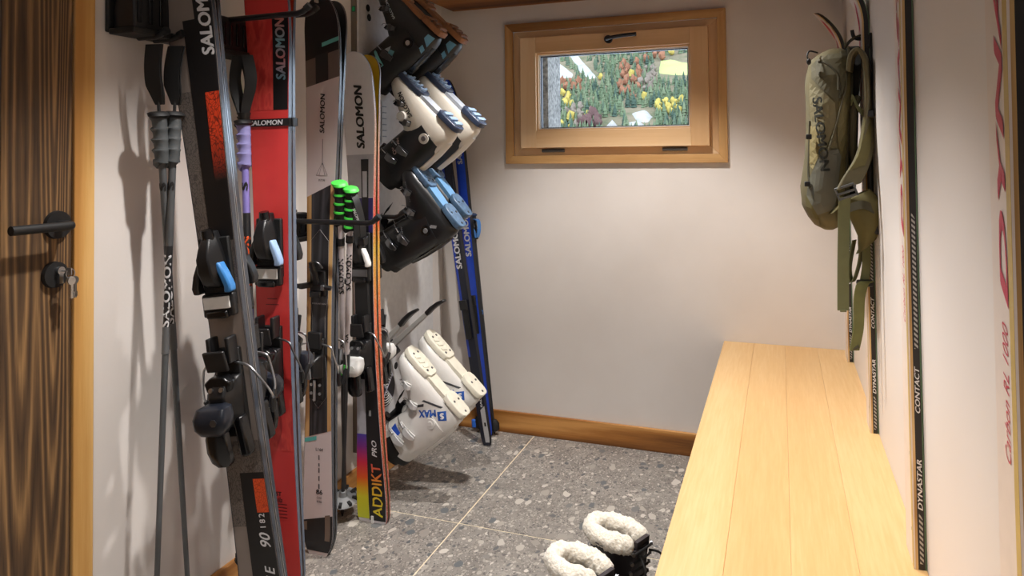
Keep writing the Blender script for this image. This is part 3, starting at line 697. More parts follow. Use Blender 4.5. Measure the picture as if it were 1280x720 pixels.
# ---- ski pair 3: pale touring skis
B3, T3 = V((-1.295, 1.832, 0)), V((-1.270, 1.838, 1.543))
m3 = lean(B3, T3, 3)
Z3 = lambda py: atY(400, py, 1.835).z
PALE = M((204, 196, 196), .4, var=.03, vs=10)
WBLK = wood('dark_grain_print', (26, 26, 29), (44, 44, 48), (62, 62, 66), 'z', 30, .03, 160, .4, .05)
WGOLD = wood('gold_grain_print', (150, 110, 62), (186, 146, 92), (206, 168, 112), 'z', 30, .03, 160, .4, .05)
def ski3(mat, label):
    k = Ski('ski', label, 'pale touring ski pair', mat, 1.645, .117, .085, .102, .115, .085, PALE, M((66, 70, 78), .16), BASEK, .015, .03, tailcut=.42, edge=DSTEEL)
    P = Z3
    k.strip('graphic_panel', M((22, 22, 24), .4), P(70), 1.640, -1, 1, .016, 0, lift=.0006)
    k.strip('graphic_stripe', M((96, 176, 170), .4), P(60), P(55), .0, 1, .018, lift=.001)
    k.strip('graphic_panel', M((104, 92, 86), .4), P(103), P(68), -1, 1, .016, .016, lift=.0005)
    k.strip('graphic_panel', M((42, 40, 42), .4), P(103), P(68), -.4, .35, .016, .016, lift=.0008)
    k.text('SALOMON', P(142), .02, .118, .016, LETB, shear=.12, bold=.03)
    k.line([(.004, P(174)), (.004, P(206))], .0014, LETB)
    k.line([(-.016, P(219)), (.004, P(203)), (.022, P(219))], .0014, LETB, closed=True); k.line([(-.006, P(219)), (.004, P(203)), (.013, P(219))], .001, LETB)
    k.text('MTN', P(225), .06, .020, .006, LETB, rot=False, space=1.5)
    k.strip('graphic_panel', WGOLD, P(540), P(237), -1, 1, .014, .022, lift=.0005)
    k.strip('graphic_panel', WBLK, P(540), P(237), -.66, .72, .014, .022, lift=.0009)
    h = .030
    k.line([(-h, P(300)), (0, P(286)), (h, P(300)), (h*1.02, P(370)), (h*.7, P(395)), (h*.72, P(440)), (h, P(470)), (h, P(492)), (0, P(508)), (-h, P(492)), (-h, P(470)), (-h*.72, P(440)), (-h*.7, P(395)), (-h*1.02, P(370))], .0013, M((200, 198, 196), .4), closed=True, lift=.0012)
    k.text('MOUNTAIN', P(378), .0, .045, .004, M((190, 188, 188), .5), rot=False)
    k.strip('graphic_stripe', M((86, 176, 170), .4), P(547), P(542), -1, -.1, .012, lift=.0011)
    k.text('L164', P(559), .12, .024, .009, LETB, rot=False, bold=.02)
    for i, (a, b) in enumerate(((572, 566), (580, 576), (588, 582), (598, 592), (608, 602))): k.strip('small_print', M((90, 86, 88), .5), P(a), P(b), .05, .14, lift=.0011, n=1)
    k.text('86', P(612), .12, .022, .014, LETB, rot=False, bold=.03)
    k.text('CAA', P(619), .12, .017, .006, M((80, 78, 80), .5), rot=False); k.text('036', P(624), .12, .017, .006, M((80, 78, 80), .5), rot=False)
    k.strip('graphic_panel', M((30, 32, 36), .35), .012, P(645), -1, 1, 0, .012, lift=.0006); k.strip('graphic_stripe', M((112, 98, 86), .4), P(672), P(643), .5, .85, 0, .012, lift=.001)
    k.strip('graphic_stripe', M((112, 98, 86), .4), P(662), P(647), -.95, -.72, 0, .012, lift=.001)
    # notch for a skin hook at the tip
    MB().box((-.006, -.011+k.off(1.64), 1.634), (.006, .016, .018)).build('tip_notch', M((176, 168, 158), .6), k.root)
    k.tech(P(462), P(352), BLACK)
    return k.root
ski3(m3, 'pale touring ski with black tip and gold-edged dark middle, front one of its pair')
ski3(flip(m3, .006), 'rear ski of the pale touring pair, its black tip peeking out at the right')

# ---- ski pair 4: white race skis with rainbow tail
B4, T4 = V((-1.243, 2.052, 0)), V((-1.287, 2.055, 1.447))
m4 = lean(B4, T4)
Z4 = lambda py: atY(458, py, 2.053).z
RB = lambda lo, hi: stops_z('rainbow_print', [(0, (196, 206, 40)), (.25, (214, 204, 44)), (.48, (226, 92, 40)), (.66, (206, 36, 70)), (.85, (120, 44, 130)), (1, (74, 62, 160))], lo=lo, hi=hi)
SPK = stops_z('orange_glitter_side', [(0, (170, 70, 50)), (.4, (214, 92, 44)), (.55, (206, 160, 40)), (.62, (206, 60, 50)), (.8, (190, 150, 130)), (1, (170, 190, 220))], lo=.1, hi=1.5, spark=.6)
def ski4(mat, label, base):
    k = Ski('ski', label, 'white race ski pair with rainbow tails', mat, 1.51, .118, .072, .108, .085, .03, M((212, 208, 212), .32, var=.03), SPK, base, .017, .035, tailcut=.12, edge=DSTEEL, tp=2.2)
    P = Z4
    k.text('SALOMON', P(146), .06, .208, .030, LETB, shear=.12, bold=.05)
    k.strip('graphic_panel', M((170, 168, 174), .35), P(246), P(193), -1, 1)
    k.strip('graphic_panel', M((24, 24, 28), .35), P(330), P(199), .05, .62, lift=.0008); k.strip('graphic_panel', M((188, 186, 192), .35), P(246), P(214), .15, .5, lift=.0011)
    k.strip('graphic_panel', M((52, 44, 108), .35), P(300), P(247), -.2, 1, lift=.0006)
    k.strip('graphic_panel', M((26, 26, 29), .35), .008, P(290), -.18, 1, lift=.0007)
    k.strip('graphic_panel', M((176, 176, 184), .35), P(540), P(470), -1, -.18, lift=.0007)
    k.strip('graphic_panel', RB(P(645), P(540)), .012, P(540), -1, -.18, lift=.0008, n=24)
    k.text('PRO', P(557), .42, .052, .018, LETW, shear=.25)
    tx = stops_z('letter_gradient', [(0, (226, 216, 50)), (.5, (232, 190, 50)), (.75, (232, 130, 60)), (1, (222, 84, 84))], lo=P(645), hi=P(575))
    ad = k.text('ADDIKT', P(609), .42, .168, .036, tx, bold=.02, lift=.0014)
    for v in ad.data.vertices: v.co.x += .006*(abs(((v.co.z*62) % 2)-1)-.5)
    k.strip('label_plate', M((150, 150, 152), .4), P(517), P(510), .12, .32, lift=.0012, n=1)
    MB().box((.002, -k.th(.02)+.002, .010), (.008, .014, .024)).build('tail_notch', WHITEP, k.root)
    k.toe(P(312), BLACK, WHITEP, DSTEEL, .92); k.heel(P(440), BLACK, WHITEP, WHITEP, .95, arm_side=1.3)
    MB().box((0, -k.th(.55)-.008, P(375)), (.052, .016, .17)).build('binding_plate', BLACKM, k.root, bevel=.004)
    return k.root
ski4(m4, 'white race ski with rainbow and black tail, front one of its pair', M((190, 158, 30), .35))
ski4(flip(m4, .006), 'rear ski of the white race pair, showing its yellow tip', M((190, 158, 30), .35))

# ---- nordic skis by the back wall
def nordic(mat, label, topm, letters, tail, zt, lc):
    k = Ski('nordic_ski', label, 'narrow nordic skis leaning in the corner', mat, 1.50, .050, .046, .046, .10, .05, topm, M((24, 26, 34), .35), M((30, 32, 40), .35), .020, .045, tailcut=.3, edge=BLACK)
    k.text('SALOMON', zt, 0, .185, .030, LETW, bold=.04)
    if tail is not None:
        k.strip('tail_cap', tail, .012, .14, -.1, 1, 0, .015, lift=.001); k.strip('small_print', BLACK, .075, .09, .3, .7, lift=.0014, n=1)
        k.text('SALOMON', .20, .3, .10, .010, LETW, bold=.03)
    k.strip('graphic_stripe', lc, .35, 1.42, -1, -.45, lift=.0006)
    mb = MB(); T = k.mount(.50); mb.box((0, 0, .004), (.030, .16, .008), T); mb.box((0, .06, .010), (.034, .04, .014), T); mb.build('binding', BLACK, k.root, bevel=.003)
    return k
NB0, NB1 = atZ(610, 556, .004), atY(565, 240, 2.805)
nk = nordic(lean(NB0, NB1, -14), 'black nordic ski with a pale grey tail cap, the left one in the corner', M((28, 32, 48), .35), LETW, M((190, 190, 192), .4), .80, M((40, 70, 180), .35))
NC0, NC1 = V((-1.158, 2.835, .004)), atY(577, 190, 2.855)
nordic(lean(NC0, NC1, -14), 'bright blue nordic ski in the corner, right of the black one', M((44, 84, 214), .35), LETW, None, .835, M((36, 66, 190), .35)).text('SALOMON', 1.22, 0, .17, .026, LETW, bold=.04)

# ---- vintage skis on the bench against the right wall
YEL = M((196, 168, 92), .4); WDG = wood('ski_wood_edge', (168, 128, 74), (204, 166, 108), (222, 188, 132), 'z', 20, .04, 80, .5, .1)
RASP = M((196, 52, 84), .45, var=.03); DKS = M((34, 30, 30), .4)
def hatch():
    t = NT('hatch_print'); w_ = t.n('ShaderNodeTexWave', i_Scale=70.); w_.bands_direction = 'DIAGONAL'; t.l(t.coords(), w_.inputs['Vector'])
    t.l(t.ramp(w_.outputs[0], [(.45, lin((52, 50, 50))), (.55, lin((176, 172, 168)))]).outputs[0], t.b.inputs['Base Color']); return t.m
HATCH = hatch()
def vintage(yn, label, tip_red):
    """stands on the bench, topsheet towards the room (-x); its near side is at y = yn"""
    z0, L, th = .4515, 1.21, .019
    o = thing('vintage_ski', label, 'ski', (XR-.0012, yn, z0), group='vintage skis standing on the bench against the right wall')
    def wd(z):
        t = z/L; w_ = .070+.016*abs(t-.45)**1.6*3
        if z > L-.09: q = (z-(L-.09))/.09; w_ *= math.sqrt(max(1-q*q, .002))
        return w_
    def ox(z): q = max(0, (z-(L-.17))/.17); return -.085*q**2.2
    zs = [L*k/22 for k in range(19)]+[L-.17*(1-k/14)*1.0 for k in range(1, 15)]; zs = sorted(zs)
    def layer(a, b, i=0.): return [[(ox(z)-x, .035+sg*(wd(z)/2-i), z) for x, sg in ((a, -1), (b, -1), (b, 1), (a, 1))] for z in zs]
    tt = lambda z: 1.
    MB().loft(layer(.0018, .0125)).build('core', DKS, o, smooth=30)
    MB().loft(layer(.0125, .0165)).build('wood_layer', WDG, o, smooth=30)
    MB().loft(layer(.0165, .0190)).build('topsheet', M((226, 214, 206), .4, var=.03), o, smooth=30)
    MB().loft(layer(.0, .0018)).build('base_sheet', M((92, 122, 92), .45), o, smooth=30)
    MB().loft([[(ox(z)-x, .035-wd(z)/2+y, z) for x, y in ((.0190, .0), (.0193, .0), (.0193, .014), (.0190, .014))] for z in zs[:19]]).build('graphic_stripe', YEL, o, smooth=30)
    # red lettering running up the topsheet
    vs, fs = text_verts('DYNASTAR', .62, .026, bold=.03, shear=.25)
    MB().add([(-.0196-v.z+ox(v.x+.875), .028+v.y, v.x+.875) for v in vs], fs).build('lettering', RASP, o, smooth=0)
    vs, fs = text_verts('Carbon RL 1000', .135, .018, bold=.0, shear=.45)
    MB().add([(-.0196-v.z, .030+v.y, v.x+.482) for v in vs], fs).build('lettering', RASP, o, smooth=0)
    yside = lambda z: .035-wd(z)/2-.0004
    for s_, zc, W in (('DYNASTAR', .143, .086), ('CONTACT', .305, .080)):
        vs, fs = text_verts(s_, W, .0075, bold=.03, shear=.25)
        MB().add([(-.0072-v.y, yside(zc+v.x)-v.z, zc+v.x) for v in vs], fs).build('lettering', LETW, o, smooth=0)
    for za, zb in ((.010, .085), (.375, .60)):
        MB().add([(-.0042, yside(za), za), (-.0098, yside(za), za), (-.0098, yside(zb), zb+.012), (-.0042, yside(zb), zb)], [(0, 1, 2, 3)]).build('hatch_stripe', HATCH, o, smooth=0)
    for z in (.06, .19): MB().tube([(-.0190, .012, z), (-.0196, .012, z)], .003, 10).build('rivet', STEEL, o)
    if tip_red:
        MB().loft([[(ox(z)-.0196, .035+sg*q*.6, z) for sg in (-1, 1)] for z, q in [(L-.10+.075*k/8, wd(L-.10+.075*k/8)/2*math.sin(PI*(k+.3)/8.6)) for k in range(9)]], closed=False, cap0=False, cap1=False).build('tip_mark', REDP, o)
    return o
vintage(2.745, 'vintage ski with a red tip mark in the far right corner, behind the backpack', True)
vintage(2.075, 'vintage ski right behind the hanging backpack, its tip curving out above it', False)
vintage(1.432, 'vintage ski standing alone on the bench midway along the right wall', False)
vintage(.806, 'vintage ski nearest the camera at the right edge', False)

# ================================================================== POLES
class Pole:
    def __init__(s, label, group, tip, top, shaft_parts, gripm, capm, glen=.115, r=.0085, basket=None, name='ski_pole', ridgem=None, tipm=None, yawd=0):
        tip, top = V(tip), V(top); z = (top-tip).normalized(); x = V((0, 1, 0)).cross(z).normalized(); y = z.cross(x)
        s.L = L = (top-tip).length
        if yawd: R_ = Matrix.Rotation(math.radians(yawd), 3, z); x = R_ @ x; y = R_ @ y
        s.M = frame(tip, x, y, z); s.root = thing(name, label, 'ski pole', mat=s.M, group=group); R0 = s.root
        MB().tube([(0, 0, 0), (0, 0, .012), (0, 0, .06)], [.002, .0045, r*.62], 10).build('tip', tipm or BLACK, R0)
        z0 = .05
        for m, z1 in shaft_parts:
            a = z0/L; b = z1/L; MB().tube([(0, 0, z0), (0, 0, z1)], [r*(.62+.38*a), r*(.62+.38*b)], 14).build('shaft', m, R0); z0 = z1
        g0 = L-glen
        rr = [(.0, .0140), (.003, .0165), (.008, .0165), (.012, .0138), (.026, .0142), (.033, .0172), (.037, .0140), (.050, .0144), (.057, .0174), (.061, .0142), (.074, .0146), (.081, .0176), (.085, .0144), (.100, .0152), (.110, .0176)]
        k = glen/.115
        MB().tube([(-(b-.0142)*.9, 0, g0+a*k) for a, b in rr], [b for a, b in rr], 16, flat=1.15).build('grip', gripm, R0)
        MB().loft([[(q*math.cos(2*PI*i/18)*1.0-.004*(z_ > .004), q*1.1*math.sin(2*PI*i/18), L-.006+z_) for i in range(18)] for z_, q in ((-.004, .0165), (.001, .0225), (.008, .0215), (.011, .014))]).build('grip_cap', capm, R0)
        if ridgem:
            for a in (.012, .036, .060, .084):
                MB().tube([(0, 0, g0+a*k), (0, 0, g0+a*k+.005)], [.0184, .0178], 16, flat=1.12).build('grip_ridge', ridgem, R0)
        if basket:
            zb, rb, m = basket; n = 10
            b = MB(); b.loft([[(q*math.cos(2*PI*i/24), q*math.sin(2*PI*i/24), zb+dz) for i in range(24)] for q, dz in ((.010, .02), (.014, .004), (rb*.55, .000), (rb*.9, -.006), (rb, -.010), (rb*.95, -.014), (rb*.5, -.006), (.008, -.004))]); b = b.build('basket', m, R0)
            for i in range(8):
                a = 2*PI*(i+.5)/8; MB().box((0, 0, 0), (rb*.34, rb*.20, .010), Matrix.Translation((rb*.80*math.cos(a), rb*.80*math.sin(a), zb-.004)) @ Matrix.Rotation(a, 4, 'Z')).build('basket_slot', BLACKM, b)
    def wtext(s, st, zc, W, H, mat, azim, r, **kw):
        vs, fs = text_verts(st, W, H, **kw); a = math.radians(azim); o = []
        for v in vs:
            q = a - v.y/r; o.append((math.cos(q)*(r+.0006+v.z), math.sin(q)*(r+.0006+v.z), zc+v.x))
        return MB().add(o, fs).build('lettering', mat, s.root, smooth=0)
    def strap(s, pts, wd, m, th=.0022):
        return MB().ribbon(catmull(pts, 5), wd, th).build('strap', m, s.root)
    def ring(s, z0, z1, m, r, name='sleeve'): return MB().tube([(0, 0, z0), (0, 0, z1)], r, 14).build(name, m, s.root)

GREYS = M((92, 95, 97), .45); CHAR = M((36, 37, 40), .45)
GG = 'grey ski poles hanging from the rack nearest the door'
for (gx, gy), (bx, by), lab, dz in (((218, 142), (197, 700), 'dark grey ski pole in front, the right grip of the pair hanging nearest the door', 0), ((199, 142), (233, 700), 'dark grey ski pole behind, the left grip of the pair hanging nearest the door', .012)):
    a = atX(gx, gy, -1.295-dz); b = atX(bx, by, -1.302-dz*1.5); d = (b-a).normalized(); Lp = 1.20; tip = a+d*Lp
    p = Pole(lab, GG, tip, a, [(GREYS, .70), (CHAR, .90), (M((80, 82, 84), .45), Lp-.11)], M((70, 74, 76), .6), BLACKM, basket=(.075, .045, BLACKM))
    p.wtext('SALOMON', .80, .16, .016, LETW, -65, .0082, bold=.03)
    p.wtext('S', Lp-.165, .020, .016, LETB, -62, .0085, bold=.06)
    p.ring(.66, .72, M((104, 106, 108), .5), .0082)
    hz = Lp+.155
    MB().tube([(0, 0, Lp), (0, 0, Lp+.028)], .0035, 8).build('strap_stem', BLACKM, p.root)
    P = catmull([(.0, 0, Lp+.02), (.0, -.004, Lp+.04), (-.004, -.008, Lp+.07), (-.004, -.008, Lp+.11), (0, -.004, hz)], 5)
    MB().ribbon(P, [V((.010+.026*min(1, k/9), .008, 0)) for k in range(len(P))], .003).build('strap', BLACKM, p.root)
    MB().ribbon([q+V((.004, .010, 0)) for q in P], [V((.008+.022*min(1, k/9), -.004, 0)) for k in range(len(P))], .003).build('strap', BLACKM, p.root)

LIL = M((134, 124, 196), .5); LILG = M((140, 136, 192), .6)
GP = 'purple ski poles hanging between the taupe and red skis'
for (gx, gy), (bx, by), Yp, lab in (((305, 152), (314, 560), 1.50, 'purple ski pole with orange lettering on black, the front one between taupe and red skis'), ((305, 156), (320, 560), 1.56, 'purple ski pole half hidden behind the front purple pole')):
    a = atY(gx, gy, Yp); b = atY(bx, by, Yp); d = (b-a).normalized(); Lp = 1.15; tip = a+d*Lp
    zp = lambda py: Lp-(a.z-atY(gx+(bx-gx)*(py-gy)/(by-gy), py, Yp).z)
    p = Pole(lab, GP, tip, a, [(LIL, zp(386)), (CHAR, zp(266)), (LIL, Lp-.11)], LILG, BLACKM, basket=(.07, .045, BLACKM), r=.0088)
    p.wtext('SALOMON', (zp(386)+zp(266))/2-.02, .165, .015, LETO, -62, .0085, bold=.05)
    p.wtext('S', Lp-.165, .022, .016, LETB, -62, .0088, bold=.06)
    MB().tube([(0, 0, Lp+.004), (0, 0, Lp+.022)], [.012, .018], 14).build('strap_lock', BLACKM, p.root)
    for sg in (-1, 1):
        P = catmull([(sg*.003, 0, Lp+.015), (sg*.010, 0, Lp+.045), (sg*.022, 0, Lp+.085), (sg*.025, 0, Lp+.12), (sg*.014, 0, Lp+.17)], 5)
        MB().ribbon(P, [V((.010+.012*min(1, k/9), .018, 0)) for k in range(len(P))], .003).build('strap', BLACKM, p.root)

SILV = M((206, 198, 200), .3, .2); GREEN = M((74, 214, 74), .45)
GGR = 'ski poles with green-capped grips'
for (gx, gy, Yg), (bx, by), b, lab in (((425, 229, 1.800), (430, 622), V((-1.372, 2.085, .005)), 'silver ski pole with black and green grip, left one of its pair'), ((439, 236, 1.812), (429, 640), V((-1.352, 2.040, .005)), 'silver ski pole with black and green grip, right and front one of its pair')):
    a = atY(gx, gy, Yg); Lp = (b-a).length; tip = b
    tt = lambda py: Lp*(1-(py-gy)/(by-gy))
    p = Pole(lab, GGR, tip, a, [(CHAR, tt(430)), (SILV, Lp-.12)], M((28, 30, 30), .6), GREEN, glen=.13, basket=(.075 if by > 630 else .055, .047, M((128, 130, 132), .5)), ridgem=GREEN, r=.0092)
    p.wtext('SALOMON', tt(330), .115, .016, LETB, -62, .0088, bold=.05)
    p.wtext('^^', tt(408), .03, .008, LETB, -62, .0085)
    p.ring(tt(456), tt(428), CHAR, .0105)
    MB().box((.004, -.0105, tt(443)), (.013, .002, .016)).build('badge', GREEN, p.root)
    p.ring(tt(296), tt(288), BLACK, .012)
    if by > 630:
        t_ = p.strap([(.010, -.004, Lp-.012), (.028, -.01, Lp-.035), (.046, -.012, Lp-.085), (.052, -.012, Lp-.125), (.046, -.01, Lp-.165), (.030, -.006, Lp-.150), (.018, 0, Lp-.08), (.010, .004, Lp-.012)], (.004, .022, .006), BLACKM, .003)
        MB().box((.052, -.012, Lp-.145), (.022, .024, .026)).build('strap_buckle', BLACKG, p.root, bevel=.003)
        text('SALOMON', .05, .010, Matrix.Translation((.038, -.0255, Lp-.070)) @ Matrix.Rotation(PI/2, 4, 'X') @ Matrix.Rotation(-1.12, 4, 'Z'), LETW, p.root, bold=.04)

GN = 'nordic poles in the corner'
NBLUE = M((70, 132, 206), .45)
for (gx, gy), (bx, by), Yn, lab, Lp in (((590, 268), (618, 540), 2.872, 'dark nordic pole with a blue strap, right one in the corner', 0), ((578, 262), (601, 545), 2.885, 'dark nordic pole half hidden behind the blue nordic ski', 0)):
    a = atY(gx, gy, Yn); b = atY(bx, by, Yn-.03); Lp = (b-a).length
    b = a+(b-a)*(a.z-.004)/(a.z-b.z); Lp = (b-a).length
    p = Pole(lab, GN, b, a, [(CHAR, Lp*.45), (M((44, 46, 52), .4), Lp-.10)], M((30, 30, 34), .6), M((40, 60, 96), .5), r=.008, glen=.11)
    p.strap([(.006, 0, Lp-.02), (.03, -.01, Lp-.03), (.034, -.02, Lp-.07), (.02, -.02, Lp-.10), (.008, 0, Lp-.06)], (.004, .024, 0), NBLUE, .003)
    MB().loft([[(q*math.cos(2*PI*i/16)*1.5, q*math.sin(2*PI*i/16), z_) for i in range(16)] for z_, q in ((.012, .008), (.020, .016), (.045, .017), (.060, .010))]).build('basket', BLACKM, p.root)
    MB().box((-.022, -.008, .034), (.020, .014, .034)).build('basket_tip', M((48, 110, 214), .5), p.root, bevel=.004)
    p.wtext('S', Lp*.55, .02, .012, NBLUE, -80, .0075)

# ================================================================== RACKS
def rack(y0, y1, z0, z1, label, prongs, depth=.075):
    o = thing('ski_rack', label, 'rack', (XL, (y0+y1)/2, z0), group='black ski racks on the left wall'); h = z1-z0; wy = y1-y0
    MB().span((.0005, -wy/2, 0), (.012, wy/2, h)).build('wall_plate', BLACKM, o, bevel=.003)
    MB().span((.012, -wy/2+.012, .006), (depth, wy/2-.012, h-.006)).build('body', BLACK, o, bevel=.006)
    MB().span((.012, -wy/2, -.006), (depth+.012, wy/2, .008)).build('shelf', BLACKM, o, bevel=.003)
    for k in range(5):
        MB().span((depth, -wy/2+.02+k*(wy-.05)/4, .02), (depth+.003, -wy/2+.03+k*(wy-.05)/4, h-.02)).build('rib', BLACKG, o, bevel=.001)
    for yy, pz, xa, xe, up in prongs:
        P = [(.03, yy-(y0+y1)/2, pz-z0), (xe-.035, yy-(y0+y1)/2, pz-z0), (xe-.02, yy-(y0+y1)/2, pz-z0+.004), (xe, yy-(y0+y1)/2, pz-z0+up)]
        a = MB().tube(P, .0075, 10).build('prong', BLACK, o)
        MB().tube([(V(P[2])*.6+V(P[3])*.4), P[3]], .0090, 10).build('rubber_tip', RUBBER, a)
    return o
rack(1.190, 1.360, 1.452, 1.600, 'black ski rack high on the wall nearest the door, grey poles hanging from it', [(1.255, 1.447, 0, .115, .012), (1.300, 1.447, 0, .115, .012)])
rack(1.452, 1.600, 1.440, 1.540, 'black ski rack above the purple poles, its long prongs passing around the red skis', [(1.50, 1.527, 0, .318, .018), (1.665, 1.562, 0, .225, .018)])
rack(1.70, 1.86, .925, 1.010, 'black ski rack behind the pale touring skis, one long prong across them', [(1.752, .985, 0, .362, .020), (2.125, .968, 0, .235, .02)], .06)

# ================================================================== BOOT DRYER
bd = thing('boot_dryer', 'white wall panel boot dryer with vent holes and jutting boot arms', 'boot dryer', (XL, 2.45, .15))
def dz(z): return z-.15
PANW = M((214, 214, 214), .3)
MB().span((.0005, -.265, 0), (.026, .30, 1.64)).build('panel', PANW, bd, bevel=.003)
MB().span((.0005, -.272, 0), (.020, -.2655, 1.64)).build('side_trim', M((120, 108, 96), .5), bd)
gx = MB(); gx.box((.012, -.2685, dz(1.686)), (.014, .010, .020)); gx.build('display_frame', BLACK, bd)
le = NT('green_display'); le.b.inputs['Base Color'].default_value = (0, .06, .02, 1); le.b.inputs['Emission Color'].default_value = (.02, .35, .1, 1); le.b.inputs['Emission Strength'].default_value = .18
MB().box((.012, -.2738, dz(1.686)), (.010, .001, .015)).build('display', le.m, bd)
HOLE = M((14, 14, 15), .8)
for (px, py) in ((460, 10), (461.5, 22), (491, 31), (495, 457), (478, 60), (496, 230), (486, 205)):
    q = atX(px, py, XL+.0265); q -= V((XL, 2.45, .15)); MB().tube([(.024, q.y, q.z), (.0268, q.y, q.z)], .013, 18).build('vent_hole', HOLE, bd)
q = atX(483, 487, XL+.027)-V((XL, 2.45, .15))
fan = MB().tube([(.024, q.y, q.z), (.0272, q.y, q.z)], .062, 28).build('fan_grille', M((40, 40, 44), .5), bd)
for k in range(6):
    r0 = .010+.0092*k
    for a0 in (.25, .75):
        pts = [(.0276, q.y+r0*math.cos(a), q.z+r0*math.sin(a)) for a in [PI*2*(a0-.12)+PI*2*.24*i/10 for i in range(11)]]
        MB().tube(pts, .0019, 5).build('grille_ring', WHITEP, fan)
for sg in (-1, 1): MB().tube([(.0276, q.y-.045, q.z-sg*.045), (.0276, q.y+.045, q.z+sg*.045)], .0022, 5).build('grille_bar', M((200, 196, 214), .4), fan)
# louvre plate
q = atX(480, 152, XL+.027)-V((XL, 2.45, .15))
lv = MB().box((.0275, q.y, q.z), (.003, .038, .15)).build('louvre', PANW, bd, bevel=.001)
for k in range(6): MB().box((.0298, q.y, q.z-.055+.022*k), (.002, .026, .004), None).build('louvre_slot', M((150, 156, 164), .4), lv)
# arms: flat grey bars with black rounded ends
def dryer_arm(y, z, ln, pit, vis):
    T = Matrix.Translation((.026, y, z)) @ Matrix.Rotation(-pit, 4, 'Y')
    MB().box((.006, 0, -.004), (.05, .042, .062), T).build('arm_bracket', BLACK, bd, bevel=.006)
    a = MB().loft([[(x, sy*w_/2, sz*h/2) for sy, sz in ((-1, -1), (1, -1), (1, 1), (-1, 1))] for x, w_, h in ((.02, .026, .022), (.10, .026, .018), (ln-.05, .024, .014))], T=T).build('arm', M((168, 166, 162), .35), bd, bevel=.002)
    MB().loft([[(x, sy*w_/2, zo+sz*h/2) for sy, sz in ((-1, -1), (1, -1), (1, 1), (-1, 1))] for x, w_, h, zo in ((ln-.06, .026, .018, 0), (ln-.03, .030, .016, .002), (ln+.005, .034, .014, -.001), (ln+.03, .026, .010, -.008))], T=T).build('arm_tip', BLACK, a, bevel=.004)
dryer_arm(-.200, dz(.455), .235, .80, True)
dryer_arm(-.075, dz(.455), .275, .72, True)
for zz in (.20, .80, 1.14, 1.47):
    for yy in (-.205, -.075):
        T = Matrix.Translation((.026, yy, dz(zz))) @ Matrix.Rotation(-.76, 4, 'Y')
        MB().tube([(0, 0, 0), (.10, 0, 0)], .012, 10, T=T).build('arm_stub', BLACK, bd)

